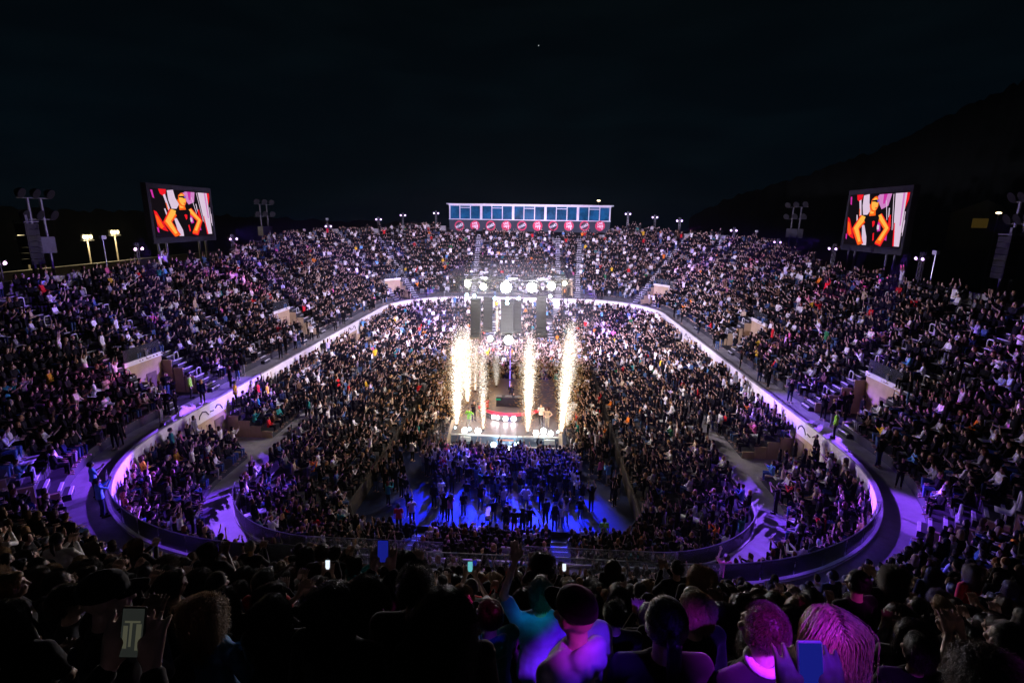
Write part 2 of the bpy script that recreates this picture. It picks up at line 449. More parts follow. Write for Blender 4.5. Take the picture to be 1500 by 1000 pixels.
# upper tier
g = thing('grandstand', 'steep upper tier of stepped concrete ringing the whole arena above the white wall', 'grandstand')
mb = MB(); prev = None
for a, b in zip(S0, S0[1:] + [S0[0] + LOOP]):
    m_ = (a + b) / 2; n = nrows(m_); vom = in_vom(m_, UPV)
    for i in range(n):
        o = WALK + DEPTH * i; z = ZW + RISE * i
        if vom and i < VR:
            mb.add([rp(a, o, ZW), rp(b, o, ZW), rp(b, o + DEPTH, ZW), rp(a, o + DEPTH, ZW)], [(0, 1, 2, 3)]); continue
        if not (vom and i == VR):
            mb.add([rp(a, o, z), rp(b, o, z), rp(b, o, z + RISE), rp(a, o, z + RISE)], [(0, 1, 2, 3)])
        mb.add([rp(a, o, z + RISE), rp(b, o, z + RISE), rp(b, o + DEPTH, z + RISE), rp(a, o + DEPTH, z + RISE)], [(0, 1, 2, 3)])
    if prev is not None and prev != n:
        lo, hi = sorted((prev, n)); o0, o1 = WALK + DEPTH * lo, WALK + DEPTH * hi + .2
        mb.add([rp(a, o0, 0), rp(a, o1, 0), rp(a, o1, ZW + RISE * hi + 1), rp(a, o0, ZW + RISE * hi + 1)], [(0, 1, 2, 3)])
    prev = n
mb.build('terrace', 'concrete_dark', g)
mb = MB()
for a, b in zip(S0, S0[1:] + [S0[0] + LOOP]):
    n = nrows((a + b) / 2); o = WALK + DEPTH * n; z = ZW + RISE * n
    top = z + (.06 if n == 16 else 1.0 if (a < 200 and a > 22) else .5)
    L = [[rp(q, o, 0), rp(q, o, top), rp(q, o + .2, top), rp(q, o + .2, 0)] for q in (a, b)]
    mb.rings(L, cap=True)
mb.build('rim_wall', 'concrete', g)
for s, i0 in UPA:
    mb = MB(); n = nrows(s)
    for i in range(i0, n):
        o = WALK + DEPTH * i; z = ZW + RISE * i; w = .55 / scale_at(s, o)
        P = [rp(s - w, o - .375, z), rp(s + w, o - .375, z), rp(s + w, o + .0, z), rp(s - w, o, z)]
        h = RISE / 2; U = Vector((0, 0, h))
        mb.k = 0; mb.add(P + [p + U for p in P], [(0, 1, 5, 4), (4, 5, 6, 7), (1, 2, 6, 5), (3, 0, 4, 7)])
        mb.k = 1
        for (oo, zz) in ((o - .375, z + h), (o, z + RISE)):
            Q = [rp(s - w, oo - .012, zz - .05), rp(s + w, oo - .012, zz - .05), rp(s + w, oo - .012, zz + .004), rp(s - w, oo - .012, zz + .004), rp(s + w, oo + .13, zz + .004), rp(s - w, oo + .13, zz + .004)]
            mb.add(Q, [(0, 1, 2, 3), (3, 2, 4, 5)])
    mb.build('stair', ['concrete_dark', 'nosing'], g)

# white wall that carries the upper walkway
wz0, wz1 = 4.55, 6.62
g = thing('parapet_wall', 'curved white wall running round the arena below the upper walkway', 'wall')
mb = MB()
for a, b in zip(S0, S0[1:] + [S0[0] + LOOP]):
    z0 = 5.35 if in_vom((a + b) / 2, MDV) else 2.7
    mb.rings([[rp(q, 0, z0), rp(q, 0, wz1), rp(q, .16, wz1), rp(q, .16, z0)] for q in (a, b)], cap=False)
mb.build('wall_face', 'white_wall', g)
mb = strip(S0, -.04, wz1 + .004, .22, wz1 + .004); strip(S0, -.04, wz1 - .08, -.04, wz1 + .004, mb=mb); strip(S0, .22, wz1 - .05, .22, wz1 + .004, mb=mb)
mb.build('coping', 'concrete', g)
for v, w in MDV:      # line drawings on the wall over each passage
    mb = MB()
    for sgn, pts in ((1, [(-1.5, 5.55), (-1.25, 5.95), (-.85, 6.1), (-.6, 5.9)]), (1, [(-.35, 5.8), (.1, 5.86)]), (1, [(.3, 5.7), (.6, 6.05), (1.0, 6.15), (1.35, 5.95), (1.45, 5.7)])):
        mb.tube([rp(v + q, -.012, z) for q, z in pts], .045, 5)
    mb.build('emblem', 'black', g)

# middle tier
g = thing('grandstand', 'narrow middle tier of stepped rows tucked under the curved white wall', 'grandstand')
mb = MB()
for i in range(MIDROWS):
    o, z = MIDOFF + MIDD * i, ZLOW + MIDR * i
    sk = lambda s: in_vom(s, MDV)
    strip(S0, o, z, o, z + MIDR, sk, mb); strip(S0, o, z + MIDR, min(o + MIDD, -.005), z + MIDR, sk, mb)
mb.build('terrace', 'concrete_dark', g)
for s in MDA:
    mb = MB()
    for i in range(MIDROWS):
        o, z = MIDOFF + MIDD * i, ZLOW + MIDR * i; w = .5 / scale_at(s, o)
        for (oo, zz) in ((o - .37, z + MIDR / 2), (o, z + MIDR)):
            mb.k = 0
            if oo < o: mb.add([rp(s - w, oo, z), rp(s + w, oo, z), rp(s + w, oo, zz), rp(s - w, oo, zz), rp(s + w, o, zz), rp(s - w, o, zz)], [(0, 1, 2, 3), (3, 2, 4, 5)])
            mb.k = 1; mb.add([rp(s - w, oo - .01, zz - .05), rp(s + w, oo - .01, zz - .05), rp(s + w, oo - .01, zz + .004), rp(s - w, oo - .01, zz + .004), rp(s + w, oo + .07, zz + .004), rp(s - w, oo + .07, zz + .004)], [(0, 1, 2, 3), (3, 2, 4, 5)])
    mb.build('stair', ['concrete_dark', 'nosing'], g)

def nearw(s):
    d = min(s % LOOP, LOOP - s % LOOP); return max(0.0, min(1.0, (24 - d) / 13))
def zin(i, s): return 1.0 + INR * i - .92 * nearw(s)
# inner tier, rising from the floor to the lower walkway
g = thing('grandstand', 'low inner tier of stepped rows around the blue floor and the stage', 'grandstand')
mb = MB()
def strip_f(S, o0, f0, o1, f1, mb):
    for a, b in zip(S, S[1:] + [S[0] + LOOP]):
        mb.add([rp(a, o0, f0(a)), rp(b, o0, f0(b)), rp(b, o1, f1(b)), rp(a, o1, f1(a))], [(0, 1, 2, 3)])
for i in range(INROWS):
    o = INOFF0 + IND * i
    if i: strip_f(S0, o, lambda s: zin(i - 1, s), o, lambda s: zin(i, s), mb)
    strip_f(S0, o, lambda s: zin(i, s), min(o + IND, LOWOFF - .02), lambda s: zin(i, s), mb)
strip_f(S0, LOWOFF - .02, lambda s: zin(INROWS - 1, s), LOWOFF - .02, lambda s: ZLOW, mb)
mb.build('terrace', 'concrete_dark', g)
mb = MB()
for a, b in zip(S0, S0[1:] + [S0[0] + LOOP]):
    mb.rings([[rp(q, -12.70, 0), rp(q, -12.70, 1.30 - .95 * nearw(q)), rp(q, -12.55, 1.30 - .95 * nearw(q)), rp(q, -12.55, .0)] for q in (a, b)], cap=False)
strip_f(S0, -12.55, lambda s: zin(0, s) - .02, -12.33, lambda s: zin(0, s) - .02, mb)
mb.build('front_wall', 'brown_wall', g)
for s in INA:
    mb = MB()
    for i in range(1, INROWS):
        o, z = INOFF0 + IND * i, zin(i, s); w = .5 / max(.3, scale_at(s, o))
        mb.k = 0; mb.add([rp(s - w, o - .38, z - INR), rp(s + w, o - .38, z - INR), rp(s + w, o - .38, z - INR / 2), rp(s - w, o - .38, z - INR / 2), rp(s + w, o, z - INR / 2), rp(s - w, o, z - INR / 2)], [(0, 1, 2, 3), (3, 2, 4, 5)])
        mb.k = 1; mb.add([rp(s - w, o - .01, z - .05), rp(s + w, o - .01, z - .05), rp(s + w, o - .01, z + .004), rp(s - w, o - .01, z + .004), rp(s + w, o + .07, z + .004), rp(s - w, o + .07, z + .004)], [(0, 1, 2, 3), (3, 2, 4, 5)])
    mb.build('stair', ['concrete_dark', 'nosing'], g)
# low wall and glass on the inner edge of the lower walkway, glass on the edge of the upper walkway in the corners
g = thing('parapet_wall', 'low white curved wall with glass on the inner edge of the lower walkway', 'wall')
mb = MB()
for a, b in zip(S0, S0[1:] + [S0[0] + LOOP]):
    mb.rings([[rp(q, LOWOFF, 1.2), rp(q, LOWOFF, ZLOW + .12), rp(q, LOWOFF + .12, ZLOW + .12), rp(q, LOWOFF + .12, 1.2)] for q in (a, b)], cap=False)
mb.build('wall_face', 'white_wall', g)
def glass_run(name, s0, s1, off, z, h, parent):
    n = max(1, int((s1 - s0) / 1.6)); q = [s0 + (s1 - s0) * k / n for k in range(n + 1)]
    for a, b in zip(q, q[1:]):
        if (s1 - s0) and True:
            mb = MB(); d = (b - a) * .015
            mb.rings([[rp(t, off - .01, z), rp(t, off - .01, z + h), rp(t, off + .01, z + h), rp(t, off + .01, z)] for t in (a + d, b - d)])
            mb.build(name, 'glass', parent)
    mb = MB(); mb.tube([rp(s0 + (s1 - s0) * k / (n * 2), off, z + h + .02) for k in range(n * 2 + 1)], .022, 6)
    mb.build('top_rail', 'steel', parent)
glass_run('glass_panel', 2, 26, LOWOFF + .06, ZLOW + .12, .95, g)
glass_run('glass_panel', LOOP - 26, LOOP - 2, LOWOFF + .06, ZLOW + .12, .95, g)
g = thing('glass_barrier', 'clear glass barrier along the upper walkway edge at the near end', 'barrier')
glass_run('glass_panel', -22, 22, .08, wz1 + .01, .85, g)
mb = MB()
mb.tube([rp(q, WALK - .08, ZW + 1.05) for q in np.linspace(-17, 17, 40)], .025, 6)
for q in np.linspace(-17, 17, 18): mb.tube([rp(q, WALK - .08, ZW), rp(q, WALK - .08, ZW + 1.05)], .02, 6)
tag(mb.build('guard_rail', 'steel'), 'long steel guard rail in front of the lowest row of the near crowd', 'railing')

# openings (vomitories)
def side_word(s):
    p = rp(s, 0)
    return 'left' if p.x < 0 else 'right'
VOMNAME = {}
upnames = ['nearer exit of the right stand', 'middle exit of the right stand', 'exit under the glazed box', 'far right corner exit', 'far left corner exit',
           'middle exit of the left stand', 'nearer exit of the left stand', 'near right corner exit', 'near left corner exit']
for (s, w), nm in zip(UPV, upnames):
    VOMNAME[s] = nm
    near = rp(s, 0).y < 70
    g = thing('stand_exit', ('exit passage with stepped tan sides, the ' if near else 'small exit passage with tan walls, the ') + nm, 'exit', group='tan exits of the upper stand')
    ob = WALK + DEPTH * VR; zt = ZW + RISE * (VR + 1)
    mb = MB(); mb.rings([[rp(q, ob - .1, ZW), rp(q, ob - .1, zt - .12), rp(q, ob, zt - .12), rp(q, ob, ZW)] for q in (s - w, s + w)]); mb.build('back_wall', 'tan_wall', g)
    mb = MB(); mb.rings([[rp(q, ob - .16, zt - .12), rp(q, ob - .16, zt + .22), rp(q, ob + .02, zt + .22), rp(q, ob + .02, zt - .12)] for q in (s - w - .1, s + w + .1)]); mb.build('coping', 'white_wall', g)
    mb = MB(); mb.rings([[rp(q, ob - .08, zt + .22), rp(q, ob - .08, zt + 1.2), rp(q, ob - .06, zt + 1.2), rp(q, ob - .06, zt + .22)] for q in (s - w, s + w)]); mb.build('glass_panel', 'glass', g)
    for d in (-1, 1):
        mb = MB()
        for i in range(VR):
            o0, o1, z1 = WALK + DEPTH * i, WALK + DEPTH * (i + 1), ZW + RISE * (i + 1) + (.12 if 25 < s < LOOP - 25 else .01)
            q0, q1 = s + d * (w - .02), s + d * (w + .12)
            mb.rings([[rp(q0, o, ZW), rp(q1, o, ZW), rp(q1, o, z1), rp(q0, o, z1)] for o in (o0 + .002, o1 - .1)])
        mb.build('side_wall', 'tan_wall', g)
    mb = MB(); q = s - .3 * w
    mb.rings([[rp(t, ob - .13, ZW + .01), rp(t, ob - .13, ZW + 2.1), rp(t, ob - .11, ZW + 2.1), rp(t, ob - .11, ZW + .01)] for t in (q - .55, q + .55)]); mb.build('doorway', 'tan_dark', g)
for (s, w), nm in zip(MDV, ['nearer passage on the right', 'farther passage on the right', 'nearer passage on the left', 'farther passage on the left']):
    g = thing('stand_exit', 'tan walled passage under the white wall, ' + nm, 'exit', group='passages under the white wall')
    mb = MB(); mb.rings([[rp(q, -.02, ZLOW), rp(q, -.02, 5.35), rp(q, .1, 5.35), rp(q, .1, ZLOW)] for q in (s - w, s + w)]); mb.build('back_wall', 'tan_wall', g)
    for d in (-1, 1):
        mb = MB()
        for i in range(MIDROWS):
            o0, o1, z1 = MIDOFF + MIDD * i, MIDOFF + MIDD * (i + 1), ZLOW + MIDR * (i + 1) + .12
            q0, q1 = s + d * (w - .02), s + d * (w + .12)
            mb.rings([[rp(q0, o, ZLOW), rp(q1, o, ZLOW), rp(q1, o, z1), rp(q0, o, z1)] for o in (o0 + .002, o1 - .03)])
        mb.build('side_wall', 'tan_wall', g)
    mb = MB(); q = s + (.45 * w if s < LOOP / 2 else -.45 * w)
    mb.rings([[rp(t, -.06, ZLOW + .01), rp(t, -.06, ZLOW + 2.1), rp(t, -.03, ZLOW + 2.1), rp(t, -.03, ZLOW + .01)] for t in (q - .6, q + .6)]); mb.build('doorway', 'tan_dark', g)

# ------------------------------------------------------------------ people
def fuse(mb, voxel, mats, name, smooth=3, shade=True):
    """one continuous skin over the overlapping forms"""
    me = mb.mesh('tmp', 'black'); o = bpy.data.objects.new('tmp', me); COL.objects.link(o)
    r = o.modifiers.new('r', 'REMESH'); r.mode = 'VOXEL'; r.voxel_size = voxel; r.use_smooth_shade = shade
    if smooth:
        q = o.modifiers.new('s', 'SMOOTH'); q.iterations = smooth; q.factor = .5
    dg = bpy.context.evaluated_depsgraph_get(); dg.update()
    out = bpy.data.meshes.new_from_object(o.evaluated_get(dg)); out.name = name
    bpy.data.objects.remove(o); bpy.data.meshes.remove(me)
    out.materials.clear()
    for m_ in (mats if isinstance(mats, list) else [mats]): out.materials.append(M[m_])
    return out
def pose(name):
    sit = name.startswith('sit')
    J = dict(sit=sit, dz=-.43 if sit else 0.0)
    arms = {'rest': ((.235, -.02, -.28), (.245, .06, -.52), (0, .25, -1)), 'lap': ((.22, .08, -.27), (.10, .30, -.33), (-.2, 1, -.2)),
            'clap': ((.25, .12, -.22), (.05, .34, -.04), (-.15, .55, .8)), 'raise': ((.29, .05, .20), (.20, .10, .46), (-.1, .1, 1)),
            'phone': ((.23, .22, -.12), (.07, .40, .10), (-.15, .35, .9)), 'hips': ((.36, -.10, -.24), (.19, .05, -.38), (-.9, .4, -.2)),
            'mic': ((.24, .12, -.22), (.04, .22, .08), (-.2, .2, 1)), 'point': ((.28, .22, .03), (.32, .47, .10), (.1, 1, .2))}
    L, Rr = {'watch': ('rest', 'rest'), 'clap': ('clap', 'clap'), 'phone': ('phone', 'phone'), 'one': ('raise', 'rest'), 'two': ('raise', 'raise'),
             'lap': ('lap', 'lap'), 'wave': ('lap', 'raise'), 'hips': ('hips', 'hips'), 'mic': ('rest', 'mic'), 'point': ('point', 'mic')}[name.split('_')[1]]
    J['arms'] = {-1: arms[L], 1: arms[Rr]}
    return J
def P3(v, sx=1): return Vector((v[0] * sx, v[1], v[2]))
HEADC = Vector((0, .02, 1.615))
def arm_points(J, sx):
    sh = Vector((sx * .185, 0, 1.40 + J['dz'])); a = J['arms'][sx]
    return sh, Vector((0, 0, sh.z)) + P3(a[0], sx), Vector((0, 0, sh.z)) + P3(a[1], sx), P3(a[2], sx).normalized()
def add_hand(mb, w, d, sx, fine):
    side = d.cross(Vector((0, 1, 0))) if abs(d.y) < .8 else d.cross(Vector((0, 0, 1)))
    side.normalize(); nrm = side.cross(d).normalized()
    p = w + d * .085
    mb.cone(w, .026, p - side * .018, .026); mb.cone(w, .026, p + side * .018, .026)
    if not fine:
        mb.cone(p, .035, p + d * .07 + nrm * .01, .024); return
    for k, (off, L) in enumerate(((-.036, .062), (-.012, .078), (.012, .082), (.036, .07))):
        a = p + side * off; b = a + d * L * .55 + side * off * .12 + nrm * .008; c = b + d * L * .45 + nrm * .022 + side * off * .08
        mb.cone(a, .0105, b, .010); mb.cone(b, .010, c, .0085)
    th = w + d * .03 + side * .026 * sx
    t1 = th + d * .035 + side * .03 * sx; mb.cone(th, .014, t1, .012); mb.cone(t1, .012, t1 + d * .032 + side * .008 * sx + nrm * .01, .0095)
def leg_points(J, sx):
    if J['sit']: return Vector((sx * .085, .0, .50)), Vector((sx * .11, .43, .50)), Vector((sx * .11, .41, .09)), Vector((sx * .13, .57, .04))
    return Vector((sx * .085, 0, .92)), Vector((sx * .10, .02, .49)), Vector((sx * .11, -.02, .09)), Vector((sx * .13, .14, .035))
def body_forms(J, fine=True):
    mb = MB(); dz = J['dz']; U = Vector((0, 0, dz)); H = HEADC + U
    mb.ball(H + Vector((0, -.012, .02)), (.077, .096, .098), 18, 12); mb.ball(H + Vector((0, .022, -.045)), (.060, .070, .072), 16, 10)
    mb.ball(H + Vector((0, .052, -.088)), (.032, .030, .024))
    if fine:
        mb.cone(H + Vector((0, .088, .012)), .010, H + Vector((0, .108, -.028)), .014)
        mb.cone(H + Vector((-.040, .078, .030)), .011, H + Vector((.040, .078, .030)), .011)
        mb.cone(H + Vector((-.018, .085, -.060)), .009, H + Vector((.018, .085, -.060)), .009)
        for sx in (-1, 1):
            mb.ball(H + Vector((sx * .080, -.006, -.008)), (.012, .020, .034)); mb.ball(H + Vector((sx * .042, .068, -.022)), (.026, .022, .024))
    mb.cone((0, -.012, 1.42 + dz), .058, H + Vector((0, -.018, -.07)), .054)
    mb.loft([((0, .0, .90 + dz), .150, .105), ((0, 0, 1.02 + dz), .150, .105), ((0, 0, 1.12 + dz), .132, .098), ((0, .005, 1.27 + dz), .158, .112), ((0, -.004, 1.38 + dz), .165, .095), ((0, -.01, 1.455 + dz), .085, .065)])
    for sx in (-1, 1):
        s, e_, w, d = arm_points(J, sx)
        mb.cone((sx * .10, -.005, 1.405 + dz), .056, s, .052); mb.cone(s, .050, e_, .038); mb.cone(e_, .038, w, .026); add_hand(mb, w, d, sx, fine)
        h, k, a, t = leg_points(J, sx)
        mb.cone(h, .085, k, .055); mb.cone(k, .054, a, .036); mb.cone(a - Vector((0, .03, .03)), .04, t, .034)
    return mb
def top_forms(J, sleeve, loose=.018, hood=False):
    mb = MB(); dz = J['dz']; q = loose
    mb.loft([((0, 0, .86 + dz), .172 + q, .132 + q), ((0, 0, 1.02 + dz), .160 + q, .118 + q), ((0, 0, 1.12 + dz), .142 + q, .102 + q), ((0, .005, 1.27 + dz), .162 + q, .116 + q), ((0, -.004, 1.38 + dz), .166 + q, .098 + q), ((0, -.01, 1.462 + dz), .084 + q * .5, .064 + q * .5)])
    for sx in (-1, 1):
        s, e_, w, d = arm_points(J, sx)
        mb.cone((sx * .10, -.005, 1.405 + dz), .058 + q * .7, s, .054 + q * .7)
        if sleeve == 'long':
            mb.cone(s, .052 + q * .7, e_, .042 + q * .7); mb.cone(e_, .042 + q * .7, e_.lerp(w, .93), .032 + q * .5)
        elif sleeve == 'short': mb.cone(s, .054 + q * .8, s.lerp(e_, .66), .047 + q)
    if hood:
        mb.cone((-.07, -.075, 1.46 + dz), .045, (.07, -.075, 1.46 + dz), .045); mb.cone((-.04, -.10, 1.41 + dz), .05, (.04, -.10, 1.41 + dz), .05)
    return mb
def leg_forms(J):
    mb = MB(); dz = J['dz']
    mb.loft([((0, 0, .86 + dz), .158, .118), ((0, 0, .92 + dz), .160, .118), ((0, 0, 1.02 + dz), .156, .112)])
    for sx in (-1, 1):
        h, k, a, t = leg_points(J, sx); mb.cone(h, .095, k, .066); mb.cone(k, .065, a, .048)
    return mb
HAIRS = ['short', 'long', 'curly', 'bun', 'crop', 'bob', 'ponytail']
def hair_forms(kind, dz=0.0):
    mb = MB(); H = HEADC + Vector((0, 0, dz))
    if kind == 'crop':
        mb.ball(H + Vector((0, -.022, .024)), (.081, .092, .099), 18, 12)
    else:
        mb.ball(H + Vector((0, -.022, .03)), (.086, .098, .106), 18, 12)
    if kind == 'short':
        mb.ball(H + Vector((0, -.055, -.02)), (.076, .058, .07)); mb.ball(H + Vector((.01, .035, .098)), (.062, .05, .035))
    if kind in ('long', 'bob'):
        lo = -.30 if kind == 'long' else -.125
        mb.loft([(H + Vector((0, -.045, .06)), .088, .082), (H + Vector((0, -.045, -.06)), .097, .078), (H + Vector((0, -.062, lo * .55 - .03)), .112, .062), (H + Vector((0, -.075, lo - .02)), .092 if kind == 'long' else .10, .04)], 18)
        if kind == 'long':
            for sx in (-1, 1): mb.cone(H + Vector((sx * .078, .01, .0)), .024, H + Vector((sx * .105, .045, -.27)), .02)
    if kind == 'curly':
        r = random.Random(4)
        for k in range(70):
            a, b = r.uniform(0, 6.28), r.uniform(-.9, 1.2)
            d = Vector((math.cos(a) * math.cos(b), math.sin(a) * math.cos(b) - .12, math.sin(b)))
            if d.y > .45 and d.z < .55: continue
            mb.ball(H + Vector((0, -.03, -.02)) + Vector((d.x * .105, d.y * .10, d.z * .125)), r.uniform(.024, .04), 8, 5)
        for k in range(46):
            a = r.uniform(2.6, 6.8); q = r.uniform(-.28, -.05)
            mb.ball(H + Vector((.105 * math.cos(a), -.05 + .07 * math.sin(a), q)), r.uniform(.022, .036), 8, 5)
    if kind == 'bun': mb.ball(H + Vector((0, -.085, .10)), .048)
    if kind == 'ponytail': mb.tube([H + Vector((0, -.10, .05)), H + Vector((0, -.15, .03)), H + Vector((0, -.165, -.08)), H + Vector((0, -.14, -.22))], [.025, .035, .034, .012])
    return mb
def cap_forms(dz=0.0):
    mb = MB(); H = HEADC + Vector((0, 0, dz))
    mb.loft([(H + Vector((0, -.012, .025)), .090, .108), (H + Vector((0, -.012, .07)), .089, .107), (H + Vector((0, -.012, .108)), .074, .09), (H + Vector((0, -.012, .128)), .04, .05)], 20)
    mb.rings([[H + Vector((.075 * math.cos(a) * k, .06 + (.125 * k) * max(0, math.sin(a)), .034 - .02 * abs(math.cos(a)) + dzz)) for a in [math.pi * q / 9 for q in range(10)]] for k, dzz in ((1, 0.0), (1, .010))])
    return mb
def strands(me, H, amp=.0028):
    """locks of hair: fine ridges that run down from the crown"""
    n = len(me.vertices); co = np.empty(n * 3); me.vertices.foreach_get('co', co); co = co.reshape(-1, 3)
    nn = np.empty(n * 3); me.vertices.foreach_get('normal', nn); nn = nn.reshape(-1, 3)
    d = co - np.array(H); a = np.arctan2(d[:, 0], -d[:, 1] - .0)
    w = np.sin(a * 23 + 3 * np.sin(d[:, 2] * 9 + a)) + .7 * np.sin(a * 41 + 2 * np.sin(d[:, 2] * 14)) + .5 * np.sin(a * 9 + d[:, 2] * 6)
    co = co + nn * (w * amp)[:, None]
    me.vertices.foreach_set('co', co.ravel()); me.update(); return me

POSES = ['stand_watch', 'stand_clap', 'stand_phone', 'stand_one', 'stand_two', 'sit_lap', 'sit_clap', 'sit_phone', 'stand_hips', 'stand_mic', 'stand_point']
BODY, TOPS, LEGS = {}, {}, {}
def get_body(p):
    if p not in BODY:
        J = pose(p); me = fuse(body_forms(J), .0095, ['skin', 'black', 'crimson'], 'person_body', 2)
        H = np.array(HEADC) + np.array((0, 0, J['dz']))
        n = len(me.polygons); c = np.empty(n * 3); me.polygons.foreach_get('center', c); c = c.reshape(-1, 3) - H
        eye = (np.hypot(np.abs(c[:, 0]) - .034, c[:, 2] - .008) < .013) & (c[:, 1] > .05) & (np.linalg.norm(c, axis=1) < .13)
        me.polygons.foreach_set('material_index', eye.astype(np.int32)); BODY[p] = me
    return BODY[p]
def get_top(p, sleeve, hood=False):
    k = (p, sleeve, hood)
    if k not in TOPS: TOPS[k] = fuse(top_forms(pose(p), sleeve, .022 if hood else .015, hood), .013, 'cloth', 'person_top', 3)
    return TOPS[k]
def get_legs(p):
    k = 'sit' if p.startswith('sit') else 'stand'
    if k not in LEGS: LEGS[k] = fuse(leg_forms(pose(p)), .016, 'cloth', 'person_trousers', 3)
    return LEGS[k]
SHOES = {}
def get_shoes(p):
    k = 'sit' if p.startswith('sit') else 'stand'
    if k not in SHOES:
        mb = MB()
        for sx in (-1, 1):
            h, n_, a, t = leg_points(pose(p), sx); mb.cone(a - Vector((0, .03, .035)), .052, t + Vector((0, .02, .004)), .044)
        SHOES[k] = fuse(mb, .014, 'cloth', 'person_shoes', 2)
    return SHOES[k]
def hair_mesh(kind):
    """solid under-layer plus some thousands of fine strands that follow the head and then hang"""
    base = strands(fuse(hair_forms(kind), .0095, 'hair', 'hair_' + kind, 3), HEADC, .0008)
    rg = np.random.default_rng(HAIRS.index(kind) + 3)
    N = {'crop': 5000, 'short': 3800, 'curly': 2600}.get(kind, 3000); K = {'crop': 3, 'short': 6, 'bob': 9, 'bun': 8, 'ponytail': 8}.get(kind, 13)
    L = {'crop': .016, 'short': .06, 'bob': .20, 'bun': .15, 'ponytail': .17, 'curly': .30, 'long': .40}[kind]
    H = np.array(HEADC); C = H + np.array((0, -.022, .03)); E = np.array((.086, .098, .106)) * 1.015
    d = rg.normal(0, 1, (N * 3, 3)); d /= np.linalg.norm(d, axis=1)[:, None]
    ok = ~((d[:, 1] > .42) & (d[:, 2] < .42)) & (d[:, 2] > -.55) & ~((np.abs(d[:, 0]) > .7) & (d[:, 1] > .1) & (d[:, 2] < .0))
    d = d[ok][:N]; N = len(d); p = C + d * E; P = [p.copy()]
    st = L / K * rg.uniform(.7, 1.1, (N, 1)); ph = rg.uniform(0, 6.28, N); lift = rg.uniform(.001, .012 if kind != 'curly' else .05, (N, 1))
    side = np.sign(d[:, :1] + rg.normal(0, .12, (N, 1)))
    for k in range(K):
        q = (p - C) / E; r = np.linalg.norm(q, axis=1)[:, None]; nrm = q / E; nrm /= np.linalg.norm(nrm, axis=1)[:, None]
        if kind == 'crop': g = nrm * .8 + np.array((0, .1, -.35)) + rg.normal(0, .25, (N, 3))
        elif kind in ('bun', 'ponytail'): g = (C + np.array((0, -.115, .045 if kind == 'ponytail' else .075))) - p
        else:
            top = np.clip(q[:, 2:3], 0, 1); g = np.concatenate([side * top * 1.1, -.45 * top - .1, -1 + .55 * top], 1) + rg.normal(0, .10, (N, 3))
        if kind == 'short': g = g + np.array((0, -.5, .2))
        g = g / np.linalg.norm(g, axis=1)[:, None]; g = g - nrm * np.minimum(0, np.sum(g * nrm, 1))[:, None] * (r < 1.12)
        p = p + g * st
        q = (p - C) / E; r = np.linalg.norm(q, axis=1)[:, None]; out = C + q / r * E
        if kind != 'crop': p = np.where(r < 1 + lift / .09, out + (p - C) / np.linalg.norm(p - C, axis=1)[:, None] * lift, p)
        if kind == 'curly':
            w = np.stack([np.cos(ph + k * 1.9), np.sin(ph + k * 1.9), .4 * np.sin(ph * 3 + k)], 1) * .011; P.append(p + w)
        else: P.append(p.copy())
    P = np.stack(P, 1); r0 = .0017 if kind != 'crop' else .0012
    M1 = P.shape[1]; rad = np.linspace(1, .35, M1)[None, :, None] * r0
    V = np.stack([P + rad * np.array(o) for o in ((1, 0, 0), (-.5, .87, .0), (-.5, -.87, 0.0))], 2).reshape(-1, 3)
    i = np.arange(N)[:, None, None] * M1 * 3 + np.arange(M1 - 1)[None, :, None] * 3; j = np.arange(3)[None, None, :]; j2 = (j + 1) % 3
    F = np.stack([i + j, i + j2, i + 3 + j2, i + 3 + j], -1).reshape(-1, 4)
    n0 = len(base.vertices); co = np.empty(n0 * 3); base.vertices.foreach_get('co', co)
    V = np.concatenate([co.reshape(-1, 3), V]); faces = [tuple(f.vertices) for f in base.polygons] + (F + n0).tolist()
    me = bpy.data.meshes.new('hair_' + kind); me.from_pydata(V.tolist(), [], faces); me.materials.append(M['hair'])
    me.polygons.foreach_set('use_smooth', [True] * len(me.polygons)); me.update(); return me
HAIRM = {k: hair_mesh(k) for k in HAIRS}
CAPM = fuse(cap_forms(), .006, 'cloth', 'cap', 3)
SKINS = [(.52, .35, .28), (.47, .31, .24), (.42, .27, .21), (.56, .39, .32), (.32, .19, .14), (.20, .12, .08)]
HCOL = {'black': (.008, .007, .007), 'dark brown': (.022, .013, .008), 'brown': (.055, .030, .016), 'blond': (.34, .21, .09), 'auburn': (.09, .03, .012), 'grey': (.25, .25, .25)}
TCOL = {'black': (.004, .004, .005), 'charcoal': (.014, .014, .017), 'white': (.74, .73, .72), 'navy': (.012, .018, .06), 'grey': (.20, .20, .21), 'red': (.55, .02, .025), 'light blue': (.13, .34, .62),
        'beige': (.45, .36, .25), 'green': (.03, .16, .06), 'pink': (.68, .15, .33), 'teal': (.02, .20, .20), 'yellow': (.75, .50, .03), 'orange': (.75, .20, .02), 'lilac': (.52, .44, .70), 'denim blue': (.06, .11, .22), 'brown': (.09, .05, .03), 'lime': (.30, .75, .05)}
